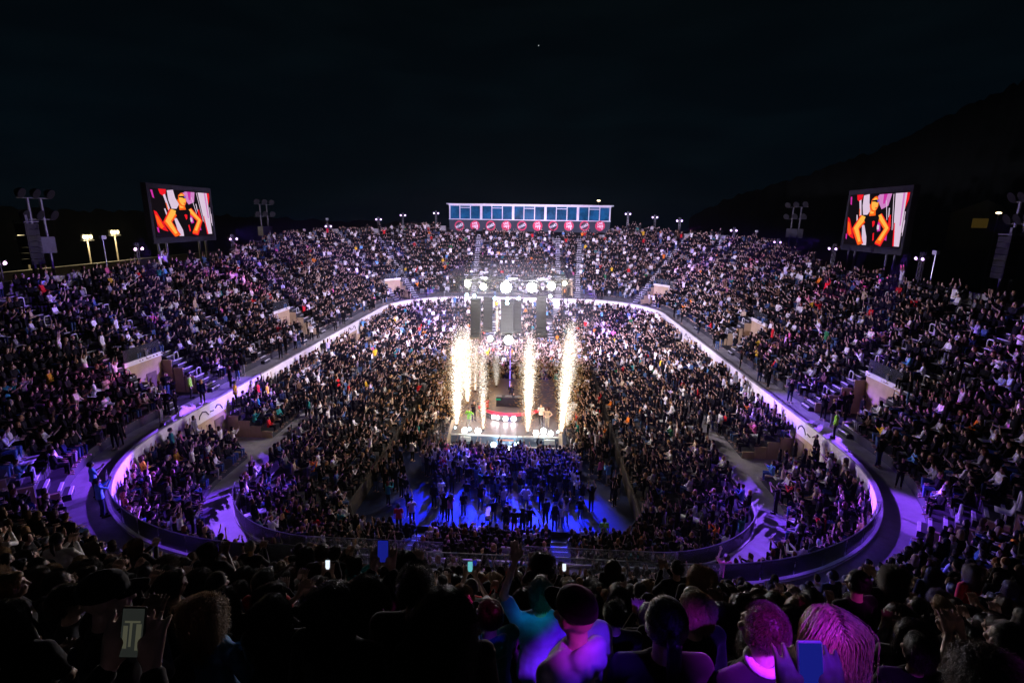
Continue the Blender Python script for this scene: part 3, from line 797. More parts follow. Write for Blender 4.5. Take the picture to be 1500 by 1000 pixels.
def person(loc, rz, p, hair, hcol, top, sleeve='long', skin=0, legs='denim blue', cap=None, hood=False, label=None, group=None, scale=1.0, collar=None, neck=None):
    dz = pose(p)['dz']
    o = obj('person', get_body(p)); o.location = loc; o.rotation_euler = (0, 0, rz); o.scale = (scale * PS,) * 3
    o.color = (*SKINS[skin], 1)
    tag(o, label, 'person', group)
    if sleeve != 'none':
        t = obj('top', get_top(p, sleeve, hood), o); t.color = (*TCOL[top], 1)
    l = obj('trousers', get_legs(p), o); l.color = (*TCOL[legs], 1)
    k = obj('shoes', get_shoes(p), o); k.color = (*TCOL['black'], 1)
    if hair:
        h = obj('hair', HAIRM[hair], o); h.location = (0, 0, dz); h.color = (*HCOL[hcol], 1)
    if cap:
        c = obj('cap', CAPM, o); c.location = (0, 0, dz); c.color = (*TCOL[cap], 1)
    if collar:
        mb = MB(); mb.tube([Vector((.068 * math.cos(a), -.014 + .066 * math.sin(a), 1.475 + dz + .006 * math.sin(a))) for a in [2 * math.pi * k / 20 for k in range(21)]], .022, 8)
        c = mb.build('collar', 'cloth', o, True); c.color = (*TCOL[collar], 1)
    return o
# phones: a case, a rim, a lit display
def phone_proto(lit):
    g = thing('phone', 'held up phone', 'phone')
    mb = MB(); mb.rings([[Vector((sx * (.036 - i), y, sz * (.074 - i))) for sx, sz in ((-1, -.94), (-.9, -1), (.9, -1), (1, -.94), (1, .94), (.9, 1), (-.9, 1), (-1, .94))] for y, i in ((-.0045, .002), (-.003, 0), (.003, 0), (.0045, .002))])
    mb.build('case', 'phone_case', g)
    mb = MB(); mb.add([(-.033, -.0052, -.069), (.033, -.0052, -.069), (.033, -.0052, .069), (-.033, -.0052, .069)], [(0, 1, 2, 3)]); 
    if lit == 'phone_dim':
        mb.k = 1
        for x, w, z0, z1 in ((-.02, .007, -.045, .02), (-.004, .004, -.04, .03), (.02, .008, -.05, .025), (0, .024, .028, .034)): mb.add([(x - w, -.0056, z0), (x + w, -.0056, z0), (x + w, -.0056, z1), (x - w, -.0056, z1)], [(0, 1, 2, 3)])
        mb.build('display', [lit, 'phone_columns'], g)
    else: mb.build('display', lit, g)
    return g
PHONES = {}
def phone(loc, rz, tilt, lit, label, scale=1.0):
    if lit not in PHONES: g = PHONES[lit] = phone_proto(lit); g.location = loc; g['label'] = label
    else: g = dup(PHONES[lit], loc, rz, label)
    g.rotation_euler = (tilt, 0, rz); g.scale = (scale * PS,) * 3; g['group'] = 'lit phones held up in the near rows'
    return g

# ------------------------------------------------------------------ seats and who sits where
def crowd_proto(p, hair, sleeve, cap=False):
    J = pose(p); dz = J['dz']; parts = []
    b = body_forms(J, False)
    parts.append((fuse(b, .021, 'crowd_skin', 'a', 1), 0)); parts.append((fuse(top_forms(J, sleeve, .02), .026, 'crowd_top', 'b', 1), 1))
    parts.append((fuse(leg_forms(J), .03, 'crowd_leg', 'c', 1), 2)); parts.append((fuse(hair_forms(hair, dz), .02, 'crowd_hair', 'd', 1), 3))
    V, F, Mi = [], [], []
    for me, k in parts:
        n = len(V); V += [v.co[:] for v in me.vertices]; F += [tuple(i + n for i in q.vertices) for q in me.polygons]; Mi += [k] * len(me.polygons)
    out = bpy.data.meshes.new('crowd_figure'); out.from_pydata(V, [], F)
    for k in ('skin', 'top', 'leg', 'hair'): out.materials.append(M['crowd_' + k])
    out.polygons.foreach_set('material_index', Mi); out.polygons.foreach_set('use_smooth', [True] * len(F)); out.update()
    return out
PROTO = [('sit_lap', 'long', 'long'), ('sit_lap', 'short', 'long'), ('sit_clap', 'long', 'long'), ('sit_clap', 'short', 'long'), ('sit_phone', 'bob', 'long'), ('sit_lap', 'curly', 'long'), ('sit_clap', 'ponytail', 'short'),
         ('sit_wave', 'long', 'short'), ('sit_two', 'bob', 'short'), ('stand_watch', 'long', 'long'), ('stand_clap', 'short', 'long'), ('stand_phone', 'long', 'long'), ('stand_two', 'bob', 'short'), ('stand_one', 'short', 'long'), ('stand_watch', 'bun', 'short'), ('stand_hips', 'crop', 'long')]
NSIT = 9
pc = bpy.data.collections.new('crowd_figures')
for k, (p, h, sl) in enumerate(PROTO):
    q = bpy.data.objects.new('figure_%02d' % k, crowd_proto(p, h, sl)); pc.objects.link(q)

STAGE = Vector((0, 50))
seats = []      # x, y, z, facing, tier, row, run
def lay_row(tier, row, off, z, aisles, voms, step, ahw=.62, vpad=.16):
    s = 0.0
    while s < LOOP:
        ds = step / max(.25, scale_at(s, off)); s += ds
        k = 1 / max(.25, scale_at(s, off))
        if any(sdist(s, a) < ahw * k for a in aisles): continue
        if voms and in_vom(s, voms, vpad): continue
        b, n = ring(s); p = b + n * off
        seats.append((p.x, p.y, z, n.x, n.y, tier, row, s))
nmax = 20
for i in range(nmax):
    o = WALK + DEPTH * i + .46; z = ZW + RISE * (i + 1)
    k0 = len(seats)
    lay_row('upper', i, o, z, [a for a, i0 in UPA], UPV if i < VR else None, .60)
    seats[k0:] = [q for q in seats[k0:] if nrows(q[7]) > i and nrows(q[7] + .4) > i and nrows(q[7] - .4) > i]
for i in range(MIDROWS):
    lay_row('middle', i, MIDOFF + MIDD * i + .46, ZLOW + MIDR * (i + 1), MDA, MDV, .60, .6)
for i in range(INROWS):
    lay_row('inner', i, INOFF0 + IND * i + .48, 1.0 + INR * i, INA, None, .60, .6)
seats = [q if q[5] != 'inner' else (q[0], q[1], zin(q[6], q[7]), *q[3:]) for q in seats if not (q[5] == 'inner' and q[6] == 0 and nearw(q[7]) > .6)]
print('seats', len(seats))

def facing(x, y, nx, ny, mix=.45):
    d = (STAGE - Vector((x, y))); d.normalize(); f = Vector((-nx, -ny)) * (1 - mix) + d * mix
    return math.atan2(-f.x, f.y)
rr = random.Random(5)
def pick_top(r):
    u = r.random()
    if u < .77: return r.choice(['black', 'black', 'black', 'black', 'charcoal'])
    if u < .88: return 'white'
    return r.choice(['navy', 'navy', 'navy', 'grey', 'grey', 'grey', 'denim blue', 'denim blue', 'denim blue', 'light blue', 'beige', 'beige', 'brown', 'brown', 'red', 'pink', 'green', 'teal', 'yellow', 'orange', 'lilac', 'lilac', 'charcoal', 'charcoal', 'grey', 'navy', 'red'])
def pick_hair(r):
    return r.choices(['black', 'dark brown', 'brown', 'blond', 'auburn', 'grey'], [4, 6, 4, 2, 1, .6])[0]
# heads of the near rows that the photograph shows clearly: place in the picture, height of the head over its step
occupied = []    # filled by the people who are built one by one
def near_place(px, py, row, stand=True):
    """where, on this row of the near stand, a person stands whose head shows at this place in the photograph"""
    z = ZW + RISE * (row + 1); p = at_z(px, py, z + (1.60 if stand else 1.17) * PS)
    s = near_s(p.x, p.y, True); b, n = ring(s); off = (Vector((p.x, p.y)) - b).dot(n); want = WALK + DEPTH * row + .46
    t = b + n * min(max(off, want - .42), want + .36)
    return Vector((t.x, t.y, z)), n
# (place in the picture, row, pose, hair, hair colour, top, sleeve, skin, cap, hood, collar, turn, label, short name)
HERO = [
    (845, 905, 15, 'stand_watch', 'crop', 'black', 'lilac', 'long', 0, 'black', True, None, .75, 'man in black baseball cap and pale hooded top looking left', 'the black-capped man'),
    (1125, 938, 15, 'stand_watch', 'crop', 'brown', 'charcoal', 'long', 0, None, False, 'white', .35, 'short-haired man in dark jacket with bright white collar, lit violet', 'the white-collared man'),
    (1232, 968, 15, 'stand_watch', 'long', 'blond', 'charcoal', 'long', 1, None, False, None, .1, 'long blond haired woman lit violet, right of the big blue phone', 'the violet-lit blond woman'),
    (1035, 944, 14, 'stand_watch', 'short', 'blond', 'black', 'long', 0, None, False, None, .3, 'short blond haired person in black lit magenta, left of the white-collared man', 'the magenta-lit blond person'),
    (972, 890, 13, 'stand_watch', 'crop', 'black', 'navy', 'long', 2, None, False, None, .1, 'close-cropped head lit blue, two rows below the black-capped man', 'the blue-lit cropped head'),
    (980, 945, 15, 'stand_watch', 'ponytail', 'black', 'charcoal', 'long', 1, None, False, None, .0, 'black ponytail woman between the black-capped man and the white-collared man', 'the black ponytail woman'),
    (305, 905, 14, 'stand_watch', 'curly', 'blond', 'light blue', 'long', 0, None, False, None, -.4, 'woman with curly fair hair in light blue top', 'the curly-haired woman'),
    (28, 985, 15, 'stand_watch', 'short', 'black', 'black', 'long', 0, 'black', False, None, -1.1, 'dark-capped man in profile at the bottom left corner', 'the corner man'),
    (100, 885, 14, 'stand_watch', 'short', 'dark brown', 'black', 'long', 0, None, False, None, -.9, 'brown-haired person in black, face turned right in profile', 'the profiled brown-haired person'),
    (610, 866, 12, 'stand_watch', 'crop', 'dark brown', 'black', 'long', 1, None, False, None, 0, 'broad-shouldered cropped man in black standing tall above his neighbours', 'the broad-shouldered man'),
    (640, 945, 15, 'stand_watch', 'long', 'dark brown', 'black', 'long', 1, None, False, None, .05, 'long dark brown hair, tall silhouette near the bottom middle', 'the long-haired silhouette'),
    (765, 880, 12, 'stand_watch', 'bob', 'dark brown', 'charcoal', 'long', 1, None, False, None, 0, 'bobbed dark hair beside the raised pink arm', 'the bobbed head'),
    (792, 885, 13, 'stand_one', 'short', 'brown', 'light blue', 'short', 0, None, False, None, .1, 'person in light blue shirt raising one bare arm high', 'the raised-arm person'),
    (718, 908, 14, 'sit_clap', 'bun', 'dark brown', 'teal', 'long', 1, None, True, None, .6, 'person in teal hooded top with hair in a bun', 'the teal-hooded person'),
    (1432, 992, 15, 'sit_lap', 'curly', 'brown', 'black', 'long', 1, None, False, None, .2, 'curly brown hair lit violet at the bottom right', 'the curly bottom-right head'),
    (1320, 905, 13, 'stand_watch', 'short', 'black', 'black', 'long', 2, None, False, None, .1, 'short black haired man in black, right of the lit screens', 'the black-clad right man'),
    (520, 905, 14, 'stand_phone', 'bob', 'black', 'black', 'long', 1, None, False, None, 0, 'person with black bob holding up a dim blue phone', 'the blue-phone holder'),
    (400, 900, 14, 'stand_watch', 'long', 'black', 'black', 'long', 2, None, False, None, .1, 'long black hair between the curly-haired woman and the blue phone', 'the middle black hair'),
    (455, 965, 15, 'stand_watch', 'bob', 'black', 'black', 'long', 2, None, False, None, -.2, 'black bob silhouette at the bottom, left of the long-haired silhouette', 'the black bob silhouette'),
]
near_people = []
for (px, py, row, ps, hr, hc, tp, sl, sk, cp, hd, co, turn, lb, nm) in HERO:
    if py < 925 and nm not in ('the black-capped man', 'the raised-arm person', 'the broad-shouldered man', 'the blue-phone holder'):
        ps = 'sit_lap' if ps != 'sit_clap' else ps
    st = ps.startswith('stand')
    if not st or nm == 'the broad-shouldered man':
        def miss(i):
            p = at_z(px, py, ZW + RISE * (i + 1) + (1.60 if st else 1.17) * PS); return abs(p.y - (YC - HL - WALK - DEPTH * i - .46))
        row = min(range(8, 16), key=miss)
    loc, n = near_place(px, py, row, st)
    rz = facing(loc.x, loc.y, n.x, n.y, .8) + turn
    person(loc, rz, ps, None if cp else hr, hc, tp, sl, sk, 'black', cp, hd, lb, 'people in the near rows', 1.0, co)
    occupied.append((loc.x, loc.y, loc.z)); near_people.append((loc, nm, row))
LAND = [(l, n, r) for l, n, r in near_people]
# more places for the labels of the near rows to refer to
LAND += [(Vector((-20.5, 20.5, 8)), 'the near left exit', 2), (Vector((20.5, 20.5, 8)), 'the near right exit', 2), (Vector((-7.5, 14.0, 9)), 'the left rail end', 2), (Vector((7.5, 14.0, 9)), 'the right rail end', 2),
         (Vector((0, 16.5, 7)), 'the rail middle', 0)]
def gather():
    cand, rest = [], []
    for q in seats:
        x, y, z = q[:3]
        if q[5] == 'upper' and q[6] >= 16 and math.hypot(x - CAMX, y) < 7.5: continue
        if q[5] == 'upper' and y < 2.6 and abs(x - CAMX) < .8 and q[6] >= 16: continue
        if any((x - a) ** 2 + (y - b) ** 2 < .36 and abs(z - c) < .9 for a, b, c in occupied): continue
        pr = project((x, y, z + 1.4))
        if q[5] == 'upper' and pr and -15 < pr[0] < 1515 and pr[1] < 1045: cand.append((pr[2], q))
        else: rest.append(q)
    cand.sort(key=lambda c: c[0]); return cand, rest
cand, rest = gather()
NEAR_N = 250
nearq = [q for d, q in cand[:NEAR_N]]; rest += [q for d, q in cand[NEAR_N:]]
HD = {'short': 'short', 'long': 'long', 'curly': 'curly', 'bun': 'bun-tied', 'crop': 'cropped', 'bob': 'bobbed', 'ponytail': 'ponytailed'}
ACT = {'stand_watch': 'standing', 'stand_clap': 'standing clapping', 'stand_phone': 'standing holding a phone', 'stand_one': 'standing with one arm up', 'stand_two': 'standing with both arms up', 'sit_lap': 'seated', 'sit_clap': 'seated clapping', 'sit_phone': 'seated holding a phone'}
used_labels = set(); PHN = 0
for q in nearq:
    x, y, z, nx, ny, tier, row, s = q
    r = rr
    if r.random() < .03 and row < 12: rest.append(q); continue
    l, nm, lrow = min(LAND, key=lambda t: (t[0].xy - Vector((x, y))).length)
    d = row - lrow
    where = ('in the same row as ' if d == 0 else '%s row%s %s ' % (['', 'one', 'two', 'three', 'four', 'five', 'six', 'seven', 'eight', 'nine', 'ten', 'eleven', 'twelve', 'thirteen', 'fourteen', 'fifteen'][abs(d)], '' if abs(d) == 1 else 's', 'above' if d > 0 else 'below')) + nm
    for k in range(200):
        ps = r.choices(list(ACT), [9, 3, 2.0, 1.0, .5, 5, 3, 1.0])[0]
        if row >= 13 or (row > 3 and r.random() < .8) or row <= 3:
            ps = r.choices(['sit_lap', 'sit_clap', 'sit_phone'], [8, 2, 2.2 if row < 12 else .5])[0]
        hr = r.choices(HAIRS, [5, 7, 2, 2, 2, 3, 2])[0]; hc = pick_hair(r); tp = pick_top(r)
        if row >= 12 and tp in ('white', 'pink', 'yellow', 'orange', 'lime', 'lilac', 'beige'): tp = r.choice(['black', 'charcoal', 'navy'])
        lb = '%s %s haired person in %s %s, %s' % (HD[hr], hc, tp, ACT[ps], where)
        if len(lb.split()) <= 16 and lb not in used_labels: break
    used_labels.add(lb)
    p = Vector((x + r.uniform(-.07, .07), y + r.uniform(-.06, .06), z)); rz = facing(x, y, nx, ny, .7) + r.gauss(0, .22); sc = r.uniform(.93, 1.06)
    if ps.startswith('sit'): sc *= 1.0
    o = person(p, rz, ps, hr, hc, tp, r.choice(['long', 'long', 'short']), r.choice([0, 0, 1, 1, 2, 3, 4, 5]), r.choice(['denim blue', 'black', 'black', 'charcoal', 'beige']), None, r.random() < .15, lb, 'people in the near rows', sc)
    if ps.endswith('phone'):
        T = Matrix.Translation(p) @ Matrix.Rotation(rz, 4, 'Z') @ Matrix.Scale(sc * PS, 4)
        hp = T @ Vector((0, .435, 1.40 + pose(ps)['dz'] + .235))
        phone(hp, rz, -.25, r.choice(['phone_white', 'phone_teal', 'phone_dim', 'phone_blue', 'phone_white']), 'lit phone of %s %s haired person in %s, %s' % (HD[hr], hc, tp, where), sc); PHN += 1
print('near', len(near_people), PHN)
h = [q for q in near_people if q[1] == 'the blue-phone holder'][0]
o = min((o for o in bpy.data.objects if o.name.startswith('person') and o.parent is None), key=lambda o: (o.location - h[0]).length)
hp = o.matrix_basis @ Vector((0, .435, 1.635)); phone(hp, o.rotation_euler.z, -.2, 'phone_blue', 'dim blue phone held up left of the bottom middle', 1.15)
for px, py, lit, lb, hc, tp, who in ((195, 925, 'phone_dim', 'large phone showing pale light columns, held up at the bottom left', 'black', 'black', 'short-haired person in black holding up the largest phone on the left'),
                                     (1187, 978, 'phone_blue', 'big phone in a pale case glowing deep blue beside the white-collared man', 'dark brown', 'charcoal', 'dark-haired person in grey holding the big blue phone overhead')):
    p = at_z(px, py, 19.46); g = phone_proto(lit); g['label'] = lb; g['group'] = 'lit phones held up in the near rows'
    g.location = p; g.rotation_euler = (-.35, 0, .05); g.scale = (1.25,) * 3
    if px > 500:
        c = [k for k in kids(g) if k.name.startswith('case')][0]; c.data = c.data.copy(); c.data.materials[0] = M['phone_rim']
    person(Vector((p.x, p.y - .52, 17.53)), .0, 'stand_phone', 'short', hc, tp, 'short' if px > 500 else 'long', 0, 'black', None, False, who, 'people in the near rows')
# the mass of the crowd: one object, a figure on every point
pts, var, rot, scl, cols = [], [], [], [], {k: [] for k in ('top', 'skin', 'leg', 'hair')}
empties = []
def add_fig(x, y, z, rz, v, dark=False):
    pts.append((x, y, z)); var.append(v); rot.append(rz); scl.append(PS * rr.uniform(.86, 1.08))
    tpc = TCOL[pick_top(rr)]; j = rr.uniform(.8, 1.2)
    cols['top'].append((*[min(.85, c * j) for c in tpc], 1)); cols['skin'].append((*rr.choice(SKINS[:4] + SKINS), 1))
    cols['leg'].append((*TCOL[rr.choice(['denim blue', 'denim blue', 'black', 'black', 'black', 'black', 'charcoal', 'navy', 'black', 'grey'])], 1)); cols['hair'].append((*HCOL[pick_hair(rr)], 1))
for q in rest:
    x, y, z, nx, ny, tier, row, s = q
    occ = {'upper': .95, 'middle': .97, 'inner': .97}[tier]
    if tier == 'upper':
        if x < -26 and y < 62 and row > 6: occ = .90
        if row >= nrows(s) - 2 and y > 70: occ = .90
        if math.sin(x * .55 + 3 * math.sin(y * .31)) * math.sin(y * .43 + x * .2) > .82: occ -= .22
    if rr.random() > occ: empties.append(q); continue
    up = .35 * max(0, math.sin(x * .21 + 1.7 * math.sin(y * .17)) * math.sin(y * .19 + 2)) - .08
    v = rr.choice([0, 0, 0, 1, 1, 1, 2, 3, 3, 4, 5, 5, 6, 7, 8]) if rr.random() < -up + (1.0 if tier == 'inner' and y < 34 else .86 if y < 90 else .7) else rr.randrange(NSIT, len(PROTO))
    if y < 26 and tier == 'upper' and row < 5: v = rr.choice([0, 1, 0, 3, 5])
    add_fig(x + rr.uniform(-.16, .16), y + rr.uniform(-.12, .12), z, facing(x, y, nx, ny) + rr.gauss(0, .25), v)
for v_, w_ in UPV:
    for k in range(5):
        q_ = v_ + rr.uniform(-.8, .8) * w_; p = rp(q_, WALK + rr.uniform(.3, DEPTH * VR - .6)); add_fig(p.x, p.y, ZW, rr.uniform(-3, 3), rr.choice([9, 9, 11, 14, 15]))
for v_, w_ in MDV:
    for k in range(3):
        q_ = v_ + rr.uniform(-.8, .8) * w_; p = rp(q_, -rr.uniform(.6, 3.2)); add_fig(p.x, p.y, ZLOW, facing(p.x, p.y, 0, 0, 1), rr.choice([9, 9, 11, 14, 15]))
for k in range(70):
    q_ = rr.uniform(26, LOOP - 26); p = rp(q_, rr.uniform(.6, 1.8)); add_fig(p.x, p.y, ZW, rr.uniform(-3, 3), rr.choice([9, 9, 10, 11, 14, 15]))
for k in range(520):
    q_ = rr.choice([rr.uniform(sR(43), sR(84)), rr.uniform(sL(84), sL(43))]); p = rp(q_, rr.choice([rr.uniform(-5.3, -4.6), rr.uniform(-4.6, -3.9)]))
    if all((p.x - a) ** 2 + (p.y - b) ** 2 > .2 for a, b, c in pts[-500:] if abs(c - ZLOW) < .1): add_fig(p.x, p.y, ZLOW, facing(p.x, p.y, 0, 0, 1) + rr.gauss(0, .3), rr.choice([9, 9, 10, 11, 14, 15, 13]))
def floor_zone(x0, x1, y0, y1, step, keep, vs):
    y = y0
    while y < y1:
        x = x0 + rr.uniform(0, step)
        while x < x1:
            if rr.random() < keep:
                px, py = x + rr.uniform(-.2, .2), y + rr.uniform(-.2, .2)
                d = Vector((0 if abs(px) < 4.9 else 0, 50)) - Vector((px, py)); add_fig(px, py, 0, math.atan2(-d.x, d.y) + rr.gauss(0, .35), rr.choice(vs))
            x += step
        y += step
ST = [9, 10, 10, 11, 11, 12, 12, 13, 14]
floor_zone(-9.8, -7.2, 34.5, 43.5, .8, .5, ST); floor_zone(7.4, 9.9, 35.5, 42, .8, .5, ST)
floor_zone(-6.6, 6.9, 38.9, 42.2, .58, .93, ST)
floor_zone(-6.0, 6.2, 36.6, 38.9, .72, .62, ST)
floor_zone(-7.4, 7.6, 32.6, 36.6, .9, .34, ST)
floor_zone(5.9, 9.6, 42.2, 53, .62, .85, ST); floor_zone(-9.6, -5.9, 43.5, 53, .62, .85, ST)
floor_zone(5.9, 9.8, 53, 62, .62, .9, ST); floor_zone(-9.8, -5.9, 53, 62, .62, .9, ST)
floor_zone(-9.8, 9.8, 63.5, 83, .68, .9, ST)
NP = len(pts); print('crowd', NP, 'empty', len(empties))
def point_object(name, pts, fattrs, cattrs, coll, kind='stuff'):
    me = bpy.data.meshes.new(name); me.from_pydata(pts, [], [])
    for k, (ty, v) in fattrs.items():
        a = me.attributes.new(k, ty, 'POINT'); a.data.foreach_set('value', v)
    for k, v in cattrs.items():
        a = me.attributes.new(k, 'FLOAT_COLOR', 'POINT'); a.data.foreach_set('color', np.array(v, np.float32).ravel())
    o = obj(name, me); o['kind'] = kind
    ng = bpy.data.node_groups.new(name + '_figures', 'GeometryNodeTree')
    ng.interface.new_socket('Geometry', in_out='INPUT', socket_type='NodeSocketGeometry'); ng.interface.new_socket('Geometry', in_out='OUTPUT', socket_type='NodeSocketGeometry')
    N = ng.nodes; L = ng.links
    gi, go = N.new('NodeGroupInput'), N.new('NodeGroupOutput')
    iop, ci = N.new('GeometryNodeInstanceOnPoints'), N.new('GeometryNodeCollectionInfo')
    ci.inputs['Collection'].default_value = coll; ci.inputs['Separate Children'].default_value = True; ci.inputs['Reset Children'].default_value = True
    def named(nm, ty):
        n = N.new('GeometryNodeInputNamedAttribute'); n.data_type = ty; n.inputs['Name'].default_value = nm; return n.outputs['Attribute']
    cx = N.new('ShaderNodeCombineXYZ'); L.new(named('turn', 'FLOAT'), cx.inputs['Z'])
    L.new(gi.outputs[0], iop.inputs['Points']); L.new(ci.outputs[0], iop.inputs['Instance']); iop.inputs['Pick Instance'].default_value = True
    L.new(named('which', 'INT'), iop.inputs['Instance Index']); L.new(cx.outputs[0], iop.inputs['Rotation']); L.new(named('size', 'FLOAT'), iop.inputs['Scale'])
    L.new(iop.outputs[0], go.inputs[0])
    md = o.modifiers.new('figures', 'NODES'); md.node_group = ng
    return o
crowd = point_object('crowd', pts, {'turn': ('FLOAT', rot), 'which': ('INT', var), 'size': ('FLOAT', scl)}, {k + '_col': v for k, v in cols.items()}, pc)
tag(crowd, 'thousands of people filling the tiers and the floor', 'crowd')
mb = MB()
mb.rings([[Vector((x * w, y, z)) for x, w in ((-.23, 1), (-.12, .98), (.12, .98), (.23, 1))] + [Vector((x * w, y + .02, z + .03)) for x, w in ((.23, 1), (-.23, 1))] for y, z, w in ((.20, .44, .9), (.05, .43, 1), (-.19, .42, 1), (-.24, .46, 1), (-.28, .60, 1), (-.31, .80, .9))])
mb.box((0, -.12, .2), (.06, .06, .4))
sc_ = bpy.data.collections.new('seat_shapes'); q = bpy.data.objects.new('seat_00', mb.mesh('seat', 'seat', True)); sc_.objects.link(q)
allseats = empties + [q for q in rest if q[5] == 'upper' and q[1] < 30][:0]
so = point_object('empty_seats', [(q[0], q[1], q[2]) for q in allseats], {'turn': ('FLOAT', [math.atan2(q[3], -q[4]) for q in allseats]), 'which': ('INT', [0] * len(allseats)), 'size': ('FLOAT', [PS] * len(allseats))}, {}, sc_)
tag(so, 'pale moulded empty seats scattered through the tiers', 'seats')

# ------------------------------------------------------------------ stage
ZS = 1.85
g = thing('stage', 'dark square stage with blue lit front in the middle of the arena floor', 'stage')
mb = MB(); mb.box((0, 52.2, ZS - .06), (9.8, 17.2, .12)); mb.build('deck', 'stage_deck', g)
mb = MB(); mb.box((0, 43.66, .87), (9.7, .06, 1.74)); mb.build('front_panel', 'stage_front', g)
for sx in (-1, 1):
    mb = MB(); mb.box((sx * 4.85, 52.2, .87), (.06, 17.1, 1.74)); mb.build('side_panel', 'black', g)
mb = MB(); mb.box((0, 43.58, ZS - .03), (9.9, .10, .14)); mb.build('edge_trim', 'cream', g)
for sx in (-1, 1):
    mb = MB(); mb.rings([[Vector((sx * (4.98 + (43.9 - y) * .0), y, z0)), Vector((sx * 4.98, y, z1)), Vector((sx * 5.3, y, z1)), Vector((sx * 5.3, y, z0))] for y, z0, z1 in ((46.6, 1.2, 2.0), (43.7, .1, 1.05), (43.5, .1, 1.05))]); mb.build('side_ramp', 'cream', g)
mb = MB(); mb.box((.1, 43.60, 1.42), (1.5, .04, .12)); mb.build('led_strip', 'led_red', g)
for px, py in ((682, 640), (805, 645)):
    p = at_y(px, py, 43.5)
    mb = MB(); mb.box((p.x, 43.5, p.z - .15), (.95, .22, .42)); mb.build('front_speaker', 'cream', g)
# booth with a curved red lip
g = thing('booth', 'round disc jockey booth with curved red lip and white lamps on stage', 'booth')
C0, RR_ = Vector((.25, 50.6)), 3.7
ang = [R(a) for a in np.linspace(-150, -30, 25)]
mb = MB(); mb.rings([[Vector((C0.x + r_ * math.cos(a), C0.y + r_ * math.sin(a), z)) for r_, z in ((RR_, 2.45), (RR_, 2.72), (RR_ - .1, 2.72), (RR_ - .1, 2.45))] for a in ang]); mb.build('red_lip', 'red_lip', g)
mb = MB(); mb.rings([[Vector((C0.x + r_ * math.cos(a), C0.y + r_ * math.sin(a), z)) for r_, z in ((RR_ - .05, ZS), (RR_ - .05, 2.5), (RR_ - .9, 2.5), (RR_ - .9, ZS))] for a in ang]); mb.build('riser', 'black', g)
mb = MB(); mb.add([Vector((C0.x + (RR_ - .1) * math.cos(a), C0.y + (RR_ - .1) * math.sin(a), 2.52)) for a in ang], [tuple(range(25))]); mb.build('riser_top', 'stage_deck', g)
mb = MB(); mb.box((.1, 49.6, 3.0), (2.6, .8, .95)); mb.build('desk', 'dark_metal', g)
mb = MB(); mb.box((-.95, 49.5, 3.52), (.55, .4, .09)); mb.box((.9, 49.5, 3.52), (.55, .4, .09)); mb.box((0, 49.5, 3.53), (.7, .45, .12)); mb.build('mixer', 'grey_metal', g)
mb = MB(); mb.box((-1.0, 49.17, 3.3), (.5, .04, .16)); mb.build('green_display', 'led_green', g)
for px in (723, 729.5, 741, 752.5):
    p = at_y(px, 611, 47.3); a = math.atan2(-math.sqrt(max(0, RR_ ** 2 - (p.x - C0.x) ** 2)), p.x - C0.x)
    q = Vector((C0.x + (RR_ + .06) * math.cos(a), C0.y + (RR_ + .06) * math.sin(a), 2.2))
    mb = MB(); mb.disc(q, (math.cos(a), math.sin(a), .1), .16 if px < 735 else .22, 16, .08); mb.build('lamp', 'lens_white', g)
g = thing('led_pole', 'tall thin mast of violet light rising behind the booth', 'light mast')
mb = MB(); mb.box((.08, 50.55, 5.4), (.10, .10, 6.4)); mb.build('mast', 'dark_metal', g)
for z in np.arange(2.9, 8.4, 1.08):
    mb = MB(); mb.box((.08, 50.47, z + .45), (.09, .06, .92)); mb.build('light_tube', 'led_violet', g)

def stage_lamp(name, p, aim, r, lens, label, group, body=True):
    p = Vector(p); d = (Vector(aim) - p).normalized(); g = thing(name, label, 'stage light', (0, 0, 0), 0, group)
    if body:
        mb = MB(); mb.tube([p - d * r * 1.9, p - d * r * 1.5, p - d * r * .4, p], [r * .45, r * .8, r * 1.0, r * 1.04], 12); mb.build('housing', 'dark_metal', g)
        mb = MB(); mb.bar(p - d * r + Vector((-r * 1.15, 0, -.02)), p - d * r + Vector((-r * 1.15, 0, -r * 1.5)), .04); mb.bar(p - d * r + Vector((r * 1.15, 0, -.02)), p - d * r + Vector((r * 1.15, 0, -r * 1.5)), .04); mb.bar(p - d * r + Vector((-r * 1.15, 0, -r * 1.5)), p - d * r + Vector((r * 1.15, 0, -r * 1.5)), .05); mb.build('yoke', 'dark_metal', g)
    mb = MB(); mb.ball(p + d * .01, r * .98, 16, 10); mb.build('lens', lens, g)
    return g
CAMP = (CAMX, 0, CAMZ)
for k, (px, py, r, ln) in enumerate(((683, 412, .13, 'lens_warm'), (708, 420, .32, 'lens_warm'), (741, 421, .52, 'lens_white'), (779, 421, .46, 'lens_white'), (808, 419, .36, 'lens_warm'), (827, 415, .20, 'lens_warm'), (685, 416, .30, 'lens_warm'))):
    stage_lamp('stage_light', at_y(px, py, 50.0), CAMP, r, ln, 'glaring %s lamp %s on the truss row facing the camera' % ('yellow white' if ln == 'lens_warm' else 'white', ['smallest, far left', 'third from the left', 'biggest, in the middle', 'right of the biggest', 'second from the right', 'far right', 'second from the left'][k]), 'lamps on the truss')
for k, (px, py, r, ln) in enumerate(((745, 498, .44, 'lens_white'), (718, 496, .26, 'lens_warm'))):
    stage_lamp('stage_light', at_y(px, py, 50.0), CAMP, r, ln, ['large white lamp atop the violet light mast', 'smaller warm lamp hanging left of the violet light mast'][k], 'lamps over the stage')
